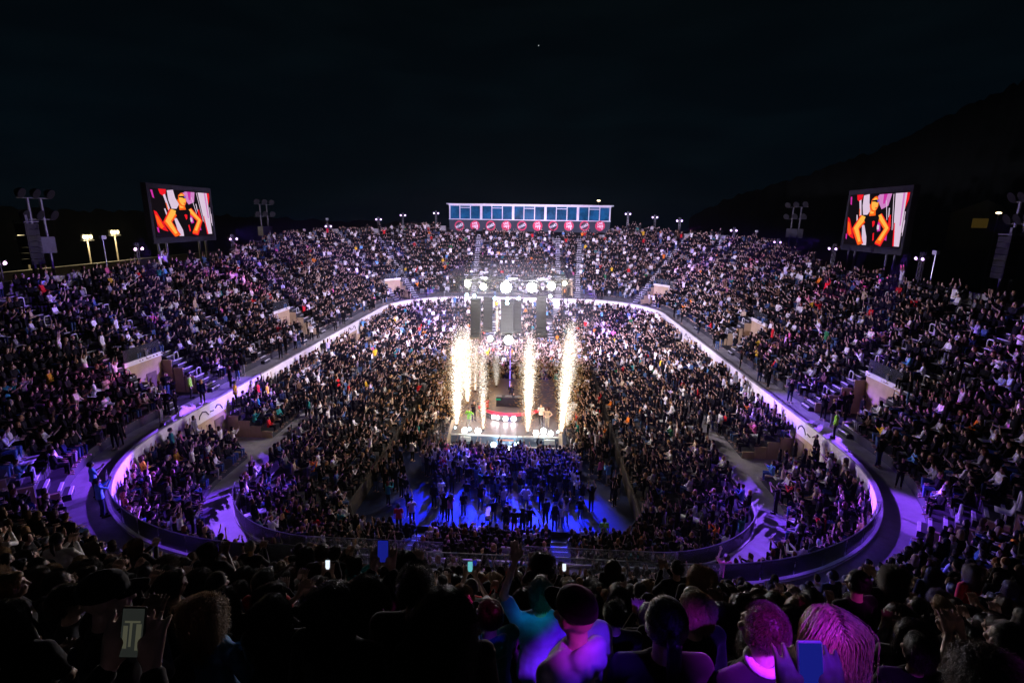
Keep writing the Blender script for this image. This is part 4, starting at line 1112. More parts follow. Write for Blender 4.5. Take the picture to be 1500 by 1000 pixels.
for k, (px, py) in enumerate(((725, 437), (743, 438), (760, 437), (793, 436), (684, 432), (695, 433), (806, 434), (743, 444))):
    stage_lamp('stage_light', at_y(px, py, 51.0), CAMP, .17, 'lens_blue', 'small blue white lamp under the truss, ' + ['upper of the middle left', 'middle upper', 'middle right', 'above the right speaker column', 'far left', 'second from the far left', 'far right', 'lowest in the middle'][k], 'small lamps under the truss')
for k, (px, py, r) in enumerate(((680, 632, .26), (700, 632, .26), (688, 628, .13), (785, 636, .24), (796, 631, .26), (807, 637, .22), (667, 626, .10), (817, 632, .10))):
    p = at_z(px, py, ZS + .32); p.y = max(p.y, 43.75)
    stage_lamp('floor_light', p, CAMP, r, 'lens_white' if r > .2 else 'lens_blue', 'blazing white floor lamp on the stage front, ' + ['leftmost big one', 'right one of the left pair', 'small one of the left group', 'left one of the right group', 'middle and upper of the right group', 'rightmost big one', 'tiny blue one at the left corner', 'tiny blue one at the right corner'][k], 'floor lamps on the stage front')
for k, (px, py, r) in enumerate(((723, 651, .25), (733, 656, .22), (748, 657, .22), (757, 651, .25))):
    p = at_y(px, py, 43.3)
    stage_lamp('floor_light', p, CAMP, r, 'lens_blue' if k in (0, 3) else 'lens_white', 'bright lamp below the stage edge, ' + ['upper left of four', 'lower left of four', 'lower right of four', 'upper right of four'][k], 'lamps below the stage edge')
# speaker columns
def speaker_column(px, y0, y1, Y, w, label):
    a, b = at_y(px, y0, Y), at_y(px, y1, Y); g = thing('speaker_column', label, 'speaker', group='hanging speaker columns')
    n = 9; h = (a.z - b.z) / n
    for k in range(n):
        t = k / (n - 1); z = a.z - h * (k + .5); mb = MB()
        T = Matrix.Translation((a.x + (b.x - a.x) * t, Y - .55 * t * t + .1, z)) @ Matrix.Rotation(-.55 * t * t, 4, 'X')
        mb.box(None, (w, .55, h * .96), M4=T); mb.box(None, (w * .86, .02, h * .6), M4=T @ Matrix.Translation((0, -.285, 0)))
        mb.build('cabinet', 'black', g)
    mb = MB(); mb.box((a.x, Y + .1, a.z + .1), (w * 1.05, .7, .14)); mb.bar((a.x, Y + .1, a.z), (a.x, Y + .1, 14.3), .05); mb.build('hanging_frame', 'dark_metal', g)
speaker_column(697, 440, 494, 50.6, .95, 'leftmost black hanging speaker column, curved at its foot')
speaker_column(715, 438, 484, 53.5, .95, 'second black hanging speaker column from the left')
speaker_column(793, 436, 492, 50.6, .98, 'rightmost black hanging speaker column')
speaker_column(743, 442, 488, 51.5, 1.25, 'widest black hanging speaker column, left one of the middle pair')
speaker_column(757, 442, 486, 53.0, .95, 'narrower hanging speaker column of the middle pair')
# truss
g = thing('lighting_truss', 'dark lattice lighting truss hung over the stage', 'truss')
def lattice(mb, a, b, w, step=.6, r=.028):
    a, b = Vector(a), Vector(b); d = (b - a).normalized(); u = d.cross(Vector((0, 0, 1)) if abs(d.z) < .9 else Vector((0, 1, 0))).normalized(); v = d.cross(u)
    C = [(u * i + v * j) * w / 2 for i, j in ((-1, -1), (1, -1), (1, 1), (-1, 1))]
    for c in C: mb.tube([a + c, b + c], r, 5)
    n = max(2, int((b - a).length / step))
    for k in range(n):
        for q in range(4):
            mb.tube([a + (b - a) * k / n + C[q], a + (b - a) * (k + 1) / n + C[(q + 1) % 4]], r * .6, 4)
for y in (50.2, 53.0, 56.0):
    mb = MB(); lattice(mb, (-6.0, y, 14.9), (6.0, y, 14.9), .5); mb.build('cross_beam', 'dark_metal', g)
for x in (-5.8, -2, 2, 5.8):
    mb = MB(); lattice(mb, (x, 50.2, 15.5), (x, 56.0, 15.5), .45); mb.build('long_beam', 'dark_metal', g)
for sx in (-1, 1):
    mb = MB(); lattice(mb, (sx * 5.7, 56.4, 0), (sx * 5.7, 56.4, 16.6), .45, .7); mb.build('tower', 'dark_metal', g)
for z in (16.2, 17.0):
    mb = MB(); lattice(mb, (-5.0, 54, z), (5.6, 54, z), .4); mb.build('upper_beam', 'dark_metal', g)
# crowd barrier
for k, x in enumerate((-4.2, -2.1, 2.3, 4.4)):
    mb = MB(); mb.box((x, 42.9, .55), (1.9, .06, 1.1)); mb.box((x, 42.75, .06), (1.9, .5, .04)); mb.box((x, 42.9, 1.12), (1.92, .1, .06))
    tag(mb.build('crowd_barrier', 'cream'), 'beige crowd barrier panel before the stage, ' + ['far left', 'left of the four lamps', 'right of the four lamps', 'far right'][k], 'barrier', 'crowd barriers')

# spark fountains: every spark is a small streak of burning metal
m = bpy.data.materials.new('spark'); m.use_nodes = True; t = m.node_tree; t.nodes.remove(t.nodes['Principled BSDF'])
em = t.nodes.new('ShaderNodeEmission'); a = t.nodes.new('ShaderNodeAttribute'); a.attribute_name = 'ember'
t.links.new(a.outputs['Color'], em.inputs[0]); em.inputs[1].default_value = 1.0; t.links.new(em.outputs[0], t.nodes['Material Output'].inputs['Surface']); m.cycles.emission_sampling = 'NONE'; M['spark'] = m
def sparks(px, pyb, pyt, Y, n, spread, label, power, lean=0.0, bright=1.0, dense=1.0):
    b = at_y(px, pyb, Y); b.z = max(b.z, ZS + .02); top = at_y(px, pyt, Y).z; H = top - b.z
    g = thing('spark_fountain', label, 'pyrotechnics', group='spark fountains on the stage')
    rg = np.random.default_rng(int(px * 7)); V = []; F = []; Cc = []
    n = int(n * 2.4); t = rg.random(n) ** .75
    core = rg.random(n) < .20 * dense
    wid = spread * (.07 + 1.0 * np.minimum(1, t * 1.6) ** .8)
    rad = np.abs(rg.normal(0, 1, n)) * np.where(core, .15, .58) * wid; th = rg.random(n) * 2 * math.pi
    strm = rg.integers(0, 5, n); sx_ = (strm - 2) * .16 * wid * np.where(core, 1, .6)
    x = b.x + rad * np.cos(th) + lean * t + sx_; y = b.y + rad * np.sin(th); hmax = np.array([.86, 1.0, .93, 1.04, .88])[strm]
    z = b.z + H * t * hmax * rg.uniform(.90, 1.0, n) - np.where(core, 0, rad * .8 * rg.random(n))
    z = np.maximum(z, b.z)
    sz = np.where(core, rg.uniform(.010, .024, n), rg.uniform(.008, .021, n)) * (1.15 - .5 * t); ln = sz * rg.uniform(1.4, 3.4, n)
    hot = np.clip(1.05 - rad / (wid + .01) * .75 + rg.normal(0, .2, n), .12, 1)
    c3 = np.stack([x, y, z], 1); dx = (x - b.x) * .10; Z0 = np.zeros(n)
    P8 = np.stack([c3 + np.stack(d, 1) for d in ((-sz, Z0, Z0), (Z0, -sz, Z0), (sz, Z0, Z0), (Z0, sz, Z0), (dx, Z0, ln), (-dx, Z0, -ln))], 1)
    V = P8.reshape(-1, 3).tolist()
    FF = np.array([(0, 1, 4), (1, 2, 4), (2, 3, 4), (3, 0, 4), (1, 0, 5), (2, 1, 5), (3, 2, 5), (0, 3, 5)])
    F = (FF[None] + 6 * np.arange(n)[:, None, None]).reshape(-1, 3).tolist()
    e_ = bright * (.75 + 2.6 * hot ** 3)
    Cc = np.repeat(np.stack([e_, e_ * (.34 + .60 * hot), e_ * (.08 + .82 * hot ** 2), np.ones(n)], 1), 6, 0)
    me = bpy.data.meshes.new('sparks'); me.from_pydata(V, [], F); me.materials.append(M['spark'])
    at = me.attributes.new('ember', 'FLOAT_COLOR', 'POINT'); at.data.foreach_set('color', np.array(Cc, np.float32).ravel())
    o = obj('sparks', me, g); o['kind'] = 'stuff'
    mb = MB(); mb.tube([b + Vector((0, 0, -.02)), b + Vector((0, 0, .16)), b + Vector((0, 0, .18))], [.14, .12, .06], 10); mb.build('jet', 'black', g)
    lamp('fountain_glow', 'POINT', (b.x, b.y, b.z + H * .45), power, (1, .66, .38), radius=.5)
sparks(669, 623, 478, 45.0, 4800, 1.45, 'front left spark fountain, broad and white', 1400, .25)
sparks(708, 632, 500, 44.6, 1900, .9, 'thin spark fountain second from the left at the front', 600, -.1, .8, .6)
sparks(773, 637, 486, 44.4, 4600, 1.15, 'broad white spark fountain right of the booth', 1400)
sparks(822, 635, 466, 44.6, 5400, 1.3, 'tallest spark fountain at the right front corner', 1600, .5)
sparks(685, 590, 474, 51.5, 3400, 1.4, 'spark fountain behind the front left one', 900, -.1)
sparks(696, 575, 490, 55.5, 1300, .8, 'loose spark fountain at the back left', 400, .1, .7, .4)
sparks(727, 572, 512, 57.5, 1700, .9, 'faint pink spark fountain left of the light mast', 300, 0, .28, .5)
sparks(728, 488, 448, 62.0, 900, .35, 'short white fountain far behind the speaker columns', 200, 0, .5, 1)
sparks(829, 625, 585, 44.9, 700, .7, 'spray of white smoke sparks at the right corner', 150, .5, .5, .3)

# performers
def place(px, py, z): return at_z(px, py, z)
for k, (px, py, ps, hr, hc, tp, lg, sl, turn, lb) in enumerate((
        (687, 628, 'stand_hips', 'short', 'black', 'lime', 'beige', 'short', 2.9, 'performer in yellow green top at the left stage front'),
        (694, 616, 'stand_point', 'short', 'black', 'black', 'black', 'long', -2.6, 'performer in black stepping with one arm stretched, left stage'),
        (792, 622, 'stand_mic', 'short', 'brown', 'white', 'black', 'short', 3.0, 'performer in pale top singing right of the big fountain'),
        (801, 627, 'stand_hips', 'curly', 'auburn', 'beige', 'beige', 'short', 2.9, 'red haired performer in pale outfit at the right stage front'),
        (748, 600, 'stand_mic', 'short', 'black', 'black', 'black', 'long', 3.1, 'performer in black at the booth behind the red lip'),
        (713, 610, 'stand_point', 'long', 'brown', 'red', 'black', 'short', 2.5, 'dancer in red beside the curved red lip'))):
    p = place(px, py, ZS); z = ZS
    if k == 4: p = Vector((.2, 50.5, 0)); z = 2.52
    person((p.x, p.y, z), turn, ps, hr, hc, tp, sl, k % 4, lg, None, False, lb, 'performers on the stage')
# people who stand apart from the rows
for k, (px, py, z, ps, hr, hc, tp, lg, turn, lb) in enumerate((
        (1221, 642, ZW, 'stand_watch', 'short', 'black', 'lime', 'black', None, 'steward in bright green vest on the right upper walkway'),
        (1211, 706, ZLOW + MIDR * MIDROWS, 'stand_clap', 'long', 'dark brown', 'white', 'denim blue', None, 'long haired woman in white top leaning on the right white wall'),
        (1232, 714, ZLOW + MIDR * MIDROWS, 'stand_watch', 'long', 'brown', 'beige', 'black', None, 'person in beige jacket by the right white wall'),
        (1135, 752, ZLOW, 'stand_phone', 'short', 'black', 'black', 'black', None, 'person in black on the right lower walkway'),
        (1156, 748, ZLOW, 'stand_clap', 'short', 'grey', 'red', 'beige', None, 'person in red carrying something on the right lower walkway'),
        (1057, 872, 4.7, 'stand_one', 'short', 'brown', 'pink', 'black', .2, 'person in pink top raising one arm on the near lower walkway'),
        (255, 668, ZLOW + MIDR * MIDROWS, 'stand_watch', 'short', 'black', 'teal', 'navy', None, 'man in teal shirt standing by the left white wall'),
        (243, 660, ZLOW + MIDR * MIDROWS, 'stand_clap', 'long', 'black', 'white', 'black', None, 'person in white top by the left white wall'),
        (305, 692, ZLOW, 'stand_clap', 'short', 'black', 'red', 'red', None, 'person dressed all in red on the left lower walkway'),
        (142, 730, ZW, 'stand_clap', 'short', 'black', 'light blue', 'navy', None, 'upper one of two blue lit people walking the left upper walkway'),
        (152, 757, ZW, 'stand_phone', 'short', 'black', 'light blue', 'navy', None, 'lower one of two blue lit people walking the left upper walkway'),
        (347, 595, ZW, 'stand_hips', 'short', 'black', 'yellow', 'black', None, 'person in yellow vest on the left upper walkway'),
        (281, 583, ZW, 'stand_watch', 'short', 'black', 'lime', 'black', None, 'steward in green vest by the nearer left opening'),
        (422, 620, ZLOW - .8, 'stand_hips', 'short', 'black', 'red', 'black', None, 'person in red standing in the left lower aisle'),
        (380, 590, 4.4, 'stand_watch', 'short', 'black', 'red', 'black', None, 'person in red by the left white wall'),
        (393, 592, 4.4, 'stand_watch', 'short', 'black', 'yellow', 'black', None, 'person in yellow by the left white wall'),
        (770, 748, 0, 'stand_hips', 'short', 'brown', 'white', 'denim blue', 0, 'person in white shirt standing on the blue floor with spread elbows'),
        (737, 742, 0, 'stand_watch', 'long', 'brown', 'navy', 'navy', 0, 'person in dark blue coat on the blue floor'),
        (660, 762, 0, 'stand_clap', 'long', 'dark brown', 'pink', 'black', .3, 'person in pink top on the blue floor left of the camera tripod'),
        (828, 765, 0, 'stand_two', 'long', 'brown', 'lilac', 'beige', 0, 'person in lilac with both arms raised on the blue floor'),
        (741, 782, 0, 'stand_watch', 'long', 'black', 'black', 'black', 0, 'leftmost of four people in black at the near edge of the blue floor'),
        (753, 784, 0, 'stand_watch', 'short', 'black', 'black', 'pink', 0, 'person in black top and pink trousers at the near edge of the blue floor'),
        (765, 784, 0, 'stand_watch', 'bob', 'black', 'charcoal', 'black', 0, 'person with black bob at the near edge of the blue floor'),
        (775, 780, 0, 'stand_hips', 'short', 'black', 'black', 'charcoal', 0, 'rightmost of four people in black at the near edge of the blue floor'),
        (812, 780, 0, 'stand_watch', 'long', 'black', 'navy', 'denim blue', 0, 'person with long black hair in jeans on the right of the blue floor'),
        (585, 778, 0, 'stand_watch', 'short', 'black', 'red', 'black', .2, 'person in red top at the left of the blue floor'),
        (604, 768, 0, 'stand_clap', 'bun', 'black', 'lilac', 'black', .2, 'person in lilac top at the left of the blue floor'),
        (883, 800, 0, 'stand_watch', 'short', 'black', 'lime', 'black', 0, 'steward in green vest at the right edge of the blue floor'))):
    p = place(px, py, z); rz = turn if turn is not None else math.atan2(-(0 - p.x), 50 - p.y)
    person((p.x, p.y, z), rz, ps, hr, hc, tp, 'short' if k % 2 else 'long', k % 5, lg, None, False, lb, 'people standing apart from the rows')
# camera tripod on the floor
p = at_z(714, 790, 0)
g = thing('camera_tripod', 'film camera on a tall tripod on the blue floor', 'camera', (p.x, p.y, 0))
for a in (.5, 2.6, 4.7):
    mb = MB(); mb.tube([(.62 * math.cos(a), .62 * math.sin(a), 0), (.05 * math.cos(a), .05 * math.sin(a), 1.55)], .035, 6); mb.build('leg', 'dark_metal', g)
mb = MB(); mb.box((0, .05, 1.78), (.28, .75, .32)); mb.box((0, .55, 1.78), (.34, .3, .30)); mb.tube([(0, .7, 1.78), (0, .95, 1.78)], .15, 12); mb.build('camera_body', 'black', g)
mb = MB(); mb.box((.1, -.42, 1.95), (.34, .04, .24)); mb.build('monitor', 'white_print', g)

# ------------------------------------------------------------------ glazed box over the far stand
YB = 112.75
xa, xb, zt, zm, zb = at_y(658, 300, YB).x, at_y(895, 302, YB).x, at_y(776, 301, YB).z, at_y(776, 323, YB).z, at_y(776, 338.5, YB).z
g = thing('press_box', 'long white framed glazed press box on top of the far stand', 'press box')
mb = MB(); mb.box(((xa + xb) / 2, YB + 2.6, zt + .12), (xb - xa + 1.2, 5.6, .24)); mb.build('roof', 'white_metal', g)
mb = MB(); mb.box(((xa + xb) / 2, YB + 5.0, (zb + zt) / 2), (xb - xa, .2, zt - zb)); mb.box((xa + .1, YB + 2.6, (zb + zt) / 2), (.18, 4.6, zt - zb)); mb.box((xb - .1, YB + 2.6, (zb + zt) / 2), (.18, 4.6, zt - zb)); mb.build('wall', 'banner', g)
mb = MB(); mb.box(((xa + xb) / 2, YB + 2.4, zm), (xb - xa - .4, 4.9, .2)); mb.build('deck', 'banner', g)
mb = MB(); mb.box(((xa + xb) / 2, YB - .02, zm + .06), (xb - xa + .2, .16, .16)); mb.box(((xa + xb) / 2, YB - .02, zt - .1), (xb - xa + .2, .16, .26)); mb.build('sill', 'white_metal', g)
W5 = (xb - xa) / 5
for k in range(5):
    x0 = xa + W5 * k; hgt = zt - zm
    f = MB()
    for x in ((x0 + .12), (x0 + W5 - .12)): f.box((x, YB - .03, (zt + zm) / 2), (.26, .18, hgt - .3))
    for x in (x0 + W5 * .335, x0 + W5 * .665): f.box((x, YB - .03, (zt + zm) / 2), (.16, .16, hgt - .36))
    f.box((x0 + W5 * .5, YB - .03, zt - .62), (W5 * .31, .12, .13))
    fo = f.build('window', 'white_metal', g)
    for j in range(3):
        mb = MB(); mb.box((x0 + W5 * (.17 + .33 * j), YB + .05, (zt + zm) / 2), (W5 * .30, .03, hgt - .3)); mb.build('pane', 'booth_blue' , fo)
g2 = thing('sponsor_banner', 'dark banner with ten crimson round emblems below the glazed box', 'banner')
mb = MB(); mb.box(((xa + xb) / 2, YB - .14, (zm + zb) / 2 - .08), (xb - xa, .06, zm - zb + .1)); mb.build('cloth', 'banner', g2)
ZETA, HITS = text_mesh('ZETA', .62), text_mesh('LIVE\nHITS', .58)
for mm in (ZETA, HITS): mm.materials.clear(); mm.materials.append(M['white_print'])
for k in range(10):
    p = at_y(673 + (879 - 673) * k / 9, 330.5 + .5 * k / 9, YB - .2); r = 1.02
    mb = MB()
    if k % 2 == 0:
        A = [2 * math.pi * j / 28 for j in range(29)]
        mb.rings([[p + Vector((q * math.cos(a), dy, q * math.sin(a))) for q, dy in ((r, 0), (r, -.03), (r * .74, -.03), (r * .74, 0))] for a in A], cap=False)
        for d in (-1, 1): mb.bar(p + Vector((-.55, -.012, .42 * d - .02)), p + Vector((.45, -.012, .42 * d + .10)), .02, .02)
    else: mb.disc(p, (0, 1, 0), r, 28, .04)
    e_ = mb.build('emblem', 'crimson', g2)
    if k % 2 == 0:
        b_ = MB(); b_.box(None, (1.62, .02, .50), M4=Matrix.Translation(p + Vector((0, -.05, 0))) @ Matrix.Rotation(R(-26), 4, 'Y')); b_.build('print_bar', 'white_print', e_)
        l = obj('lettering', ZETA.copy(), e_); l.data.materials[0] = M['banner']; l.matrix_basis = Matrix.Translation(p + Vector((0, -.075, 0))) @ Matrix.Rotation(R(-26), 4, 'Y') @ Matrix.Rotation(R(90), 4, 'X') @ Matrix.Diagonal((1, .9, 1, 1))
    else:
        l = obj('lettering', HITS, e_); l.matrix_basis = Matrix.Translation(p + Vector((0, -.05, .18))) @ Matrix.Rotation(R(-10), 4, 'Y') @ Matrix.Rotation(R(90), 4, 'X')
        b_ = MB(); b_.box(p + Vector((.42, -.045, -.42)), (.15, .02, .75)); b_.box(p + Vector((.05, -.045, -.30)), (.12, .02, .5)); b_.build('print_bar', 'white_print', e_)

# ------------------------------------------------------------------ big screens
def ell(c, rx, ry, n=18, rot=0.0):
    return [(c[0] + rx * math.cos(a) * math.cos(rot) - ry * math.sin(a) * math.sin(rot), c[1] + rx * math.cos(a) * math.sin(rot) + ry * math.sin(a) * math.cos(rot)) for a in [2 * math.pi * k / n for k in range(n)]]
def limb(pts, ws):
    L, Rr = [], []
    for i, p in enumerate(pts):
        a, b = pts[max(i - 1, 0)], pts[min(i + 1, len(pts) - 1)]; d = Vector((b[0] - a[0], b[1] - a[1])).normalized()
        L.append((p[0] - d.y * ws[i], p[1] + d.x * ws[i])); Rr.append((p[0] + d.y * ws[i], p[1] - d.x * ws[i]))
    return L + Rr[::-1]
BLK, WH, PK, RD, OR, YE, MG, VI = (.006, .004, .006), (.72, .56, .72), (.62, .22, .55), (.85, .01, .02), (1.0, .13, .01), (1.0, .48, .07), (.6, .03, .35), (.25, .12, .7)
PIC = [(BLK, [(0, 0), (1, 0), (1, 1), (0, 1)]), (PK, [(.50, .02), (.73, .02), (.70, .24), (.60, .30), (.53, .16)]), (MG, [(.60, .02), (.66, .02), (.64, .20), (.61, .20)]),
       (WH, [(.785, .02), (.955, .02), (.975, .97), (.885, .97), (.84, .6)]), (PK, [(.90, .02), (.93, .02), (.945, .6), (.925, .6)]), (RD, [(.955, .02), (1, .02), (1, .12), (.965, .3)]), (RD, [(.84, .55), (.855, .55), (.90, .97), (.875, .97)]),
       (WH, [(.755, .03), (.765, .03), (.835, .68), (.825, .68)]), (WH, [(.655, .14), (.665, .14), (.725, .5), (.715, .5)]), (WH, [(.72, .28), (.735, .28), (.75, .45), (.735, .45)]), (RD, [(.74, .42), (.77, .40), (.80, .62), (.76, .66)]), (MG, [(.70, .7), (.76, .72), (.77, .88), (.72, .86)]),
       (WH, [(.975, .35), (.985, .35), (.992, .72), (.98, .72)]), (WH, [(1 - .012, .5), (1, .5), (1, .78), (1 - .008, .78)]),
       (RD, [(.13, 0), (.25, .0), (.235, .10), (.19, .14), (.15, .10)]), (WH, [(.26, .02), (.36, .0), (.38, .17), (.43, .30), (.38, .40), (.30, .40), (.265, .22)]), (WH, [(.19, .12), (.225, .10), (.275, .42), (.25, .47)]), (OR, [(.215, .28), (.23, .28), (.245, .42), (.23, .42)]), (WH, [(.18, .40), (.20, .40), (.235, .60), (.21, .60)]),
       (MG, [(.01, .03), (.04, .03), (.055, .2), (.03, .18)]), (RD, [(.02, .44), (.06, .47), (.14, .70), (.20, .88), (.13, .85), (.05, .78)]), (OR, [(.035, .52), (.07, .56), (.14, .78), (.10, .82), (.05, .7)]), (MG, [(.03, .78), (.06, .8), (.06, .9), (.04, .88)]),
       (WH, [(.315, .60), (.36, .60), (.44, .86), (.445, .99), (.37, .99)]), (MG, [(.56, .52), (.63, .55), (.65, .7), (.60, .72)]), (WH, [(.575, .58), (.62, .60), (.625, .68), (.59, .68)]),
       (RD, limb([(.335, .44), (.205, .685), (.345, .985)], [.085, .075, .055])), (OR, limb([(.34, .44), (.21, .68), (.34, .985)], [.072, .06, .045])), (YE, limb([(.335, .43), (.215, .66), (.32, .93)], [.052, .042, .022])),
       (RD, limb([(.58, .41), (.755, .66), (.64, .97)], [.06, .055, .06])), (OR, limb([(.58, .41), (.75, .66), (.64, .94)], [.05, .043, .048])), (YE, limb([(.59, .41), (.75, .645), (.66, .88)], [.032, .026, .024])),
       (BLK, [(.37, .40), (.45, .38), (.56, .37), (.60, .46), (.585, .62), (.60, .99), (.455, .99), (.43, .80), (.40, .62), (.345, .50)]), (OR, limb([(.465, .30), (.475, .42)], [.05, .055])), (YE, limb([(.455, .30), (.465, .38)], [.03, .03])),
       (RD, [(.49, .53), (.515, .515), (.54, .53), (.535, .60), (.515, .64)]), (RD, [(.535, .76), (.555, .74), (.57, .88), (.55, .9)]),
       (OR, ell((.475, .19), .078, .155, 20, -.05)), (YE, ell((.488, .20), .055, .12, 20, -.05)), (BLK, [(.40, .20), (.385, .08), (.43, .0), (.50, -.005), (.55, .035), (.47, .06), (.425, .11), (.42, .2)]),
       (BLK, [(.43, .125), (.55, .115), (.555, .15), (.525, .175), (.49, .155), (.43, .15)]), (VI, [(.52, .12), (.552, .118), (.55, .15), (.53, .165)]), (RD, [(.50, .27), (.545, .262), (.54, .285), (.505, .29)])]
def big_screen(sx, ya, yb, z0, z1, label):
    X = sx * 42.3; g = thing('video_screen', label, 'screen', group='video screens behind the side stands')
    W, H = abs(yb - ya), z1 - z0; ym = (ya + yb) / 2
    mb = MB(); mb.box((X + sx * .35, ym, (z0 + z1) / 2), (.6, W, H)); mb.build('cabinet', 'black', g)
    mb = MB()
    for zz in (z0 + .28, z1 - .3): mb.box((X, ym, zz), (.12, W, .56))
    for yy in (min(ya, yb) + .2, max(ya, yb) - .2): mb.box((X, yy, (z0 + z1) / 2), (.12, .4, H - 1.16))
    mb.build('bezel', 'concrete_dark', g)
    u0, u1, v0, v1 = .035, .965, .085, .90
    V, F, Cc = [], [], []
    for k, (c, P) in enumerate(PIC):
        d = .045 - .0; o = len(V)
        for u, v in P:
            u = min(max(u, 0), 1); v = min(max(v, 0), 1); uu = u0 + (u1 - u0) * u; vv = v0 + (v1 - v0) * v
            V.append((X - sx * (.01 + .0025 * k), ya + (yb - ya) * uu, z1 - H * vv))
        F.append(tuple(range(o, o + len(P)))); Cc += [(*c, 1)] * len(P)
    me = bpy.data.meshes.new('display'); me.from_pydata(V, [], F); me.materials.append(M['screen_picture'])
    a = me.attributes.new('picture', 'FLOAT_COLOR', 'POINT'); a.data.foreach_set('color', np.array(Cc, np.float32).ravel()); obj('display', me, g)
    for t_ in (.10, .22, .74, .86):
        y = ya + (yb - ya) * t_
        mb = MB(); mb.tube([(X + sx * .4, y, 0), (X + sx * .4, y, z0)], .14, 8); mb.build('leg', 'grey_metal', g)
    mb = MB(); lattice(mb, (X + sx * .9, min(ya, yb) + .6, z0 + 1), (X + sx * .9, max(ya, yb) - .6, z0 + 1), .5, 1.0); mb.build('back_truss', 'dark_metal', g)
big_screen(-1, 59.3, 71.2, 17.45, 24.35, 'left video screen on steel legs showing a person with hands on hips')
big_screen(1, 71.5, 59.6, 17.6, 25.05, 'right video screen on steel legs showing a person with hands on hips')

# ------------------------------------------------------------------ masts and lamps along the rim
def rim_place(px, py, extra=.55):
    best = None
    for k in range(int(LOOP * 5)):
        s = k * .2; n = nrows(s); p = rp(s, WALK + DEPTH * n + extra, ZW + RISE * n)
        if p.y < 8: continue
        q = project(p)
        if q is None: continue
        if best is None or abs(q[0] - px) < best[0]: best = (abs(q[0] - px), p, s)
    p = best[1]; d = ray(px, py); t = ((p.x - CAMX) * d.x + p.y * d.y) / (d.x ** 2 + d.y ** 2)
    return p, CAMZ + d.z * t, best[2]
RIML = [(205, 363, 'magenta'), (343, 349, 'violet'), (413, 346, 'violet'), (481, 331, 'violet'), (556, 321, 'violet'), (590, 315, 'violet'), (638, 312, 'violet'), (917, 313, 'violet'), (958, 318, 'violet'), (995, 323, 'violet'), (1074, 337, 'violet'), (1138, 354, 'violet'), (1216, 363, 'violet'), (1342, 377, 'violet'), (4, 384, 'magenta')]
for k, (px, py, cc) in enumerate(RIML):
    p, z, s = rim_place(px, py)
    side = 'left' if px < 750 else 'right'
    near = ['beside the left video screen', 'right of the left video screen', 'on the left rim before the mast', 'third left of the glazed box', 'second left of the glazed box', 'just left of the glazed box', 'touching the left end of the glazed box', 'touching the right end of the glazed box', 'second right of the glazed box',
            'third right of the glazed box', 'fourth right of the glazed box', 'left of the right floodlight mast', 'just left of the right video screen', 'just right of the right video screen', 'at the far left edge'][k]
    g = thing('rim_light', 'pair of %s lamps on a short post %s' % (cc, near), 'stage light', group='lamps on the rim of the stands')
    tg = Vector((0, 50, 4)); q = Vector((p.x, p.y, z))
    mb = MB(); lattice(mb, (p.x, p.y, 0 if k < 0 else p.z - 2.0), (p.x, p.y, z + .5), .28, .5, .03); mb.build('post', 'grey_metal', g)
    dd = (tg - q).normalized(); sd = Vector((-dd.y, dd.x, 0)).normalized()
    mb = MB(); mb.bar(q - sd * .55 + Vector((0, 0, .05)), q + sd * .55 + Vector((0, 0, .05)), .08); mb.build('bar', 'dark_metal', g)
    for e_ in (-1, 1):
        c = q + sd * .45 * e_ + dd * .25
        mb = MB(); mb.tube([c - dd * .5, c - dd * .3, c], [.12, .2, .24], 10); h = mb.build('lamp_head', 'dark_metal', g)
        mb = MB(); mb.ball(c + dd * .02, .17 if p.y > 85 else .13, 12, 8); mb.build('lens', 'lens_' + cc, h)
    col = [VIOLET, MAGENTA, (.12, .10, 1)][k % 3]
    tgt = rp(s + [-7, 6, -4, 8][k % 4], WALK + DEPTH * (nrows(s) - [2.5, 4, 6, 3][k % 4]), 0); tgt.z = ZW + RISE * (nrows(s) - [2.5, 4, 6, 3][k % 4]) + .8
    lamp('rim_beam', 'SPOT', q + dd * .6 + Vector((0, 0, .1)), 2600, col, tgt, 20, .5, .12)
# beams from across the arena onto the aisles of the near corners
for (a, b, c, e_, sz) in (((-36, 76, 18.5), (20.5, 17.0, 8.5), (.06, .06, 1), 260000, 7), ((37, 76, 18.5), (-23.0, 19.0, 9), (.10, .06, 1), 260000, 7), ((-36, 76, 18.6), (30, 42, 11), (.25, .08, 1), 90000, 6), ((37, 80, 18.6), (-31, 41, 11), (.15, .06, 1), 130000, 6),
                          ((-34, 88, 18.8), (12.2, 11.5, 11.0), (.05, .06, 1), 300000, 4), ((36, 70, 18.4), (-32, 50, 13), (.7, .1, 1), 26000, 6)):
    lamp('rim_beam', 'SPOT', a, e_, c, b, sz, .4, .15)
g = thing('rim_light', 'lamp post with two violet heads on the rim behind the near rows', 'stage light', group='lamps on the rim of the stands')
mb = MB(); lattice(mb, (6.9, -2.6, 17), (6.9, -2.6, 24.6), .28, .5, .03); mb.build('post', 'steel', g)
for zz, tg_ in ((24.0, (4.6, 2.3, 19.4)), (24.4, (3.0, 2.6, 19.3))):
    c = Vector((6.8, -2.4, zz)); d_ = (Vector(tg_) - c).normalized()
    mb = MB(); mb.tube([c - d_ * .5, c - d_ * .3, c], [.12, .2, .24], 10); h = mb.build('lamp_head', 'dark_metal', g)
    mb = MB(); mb.ball(c + d_ * .02, .2, 12, 8); mb.build('lens', 'lens_violet', h)
def near_beam(px, py, z, e_, col, size): lamp('rim_beam', 'SPOT', (6.6, -2.1, 24.1), e_, col, at_z(px, py, z), size, .5, .12)
near_beam(1128, 945, 18.75, 9000, (.34, .01, 1), 5.0)
near_beam(1128, 985, 18.3, 4500, (.10, .02, 1), 6.0)
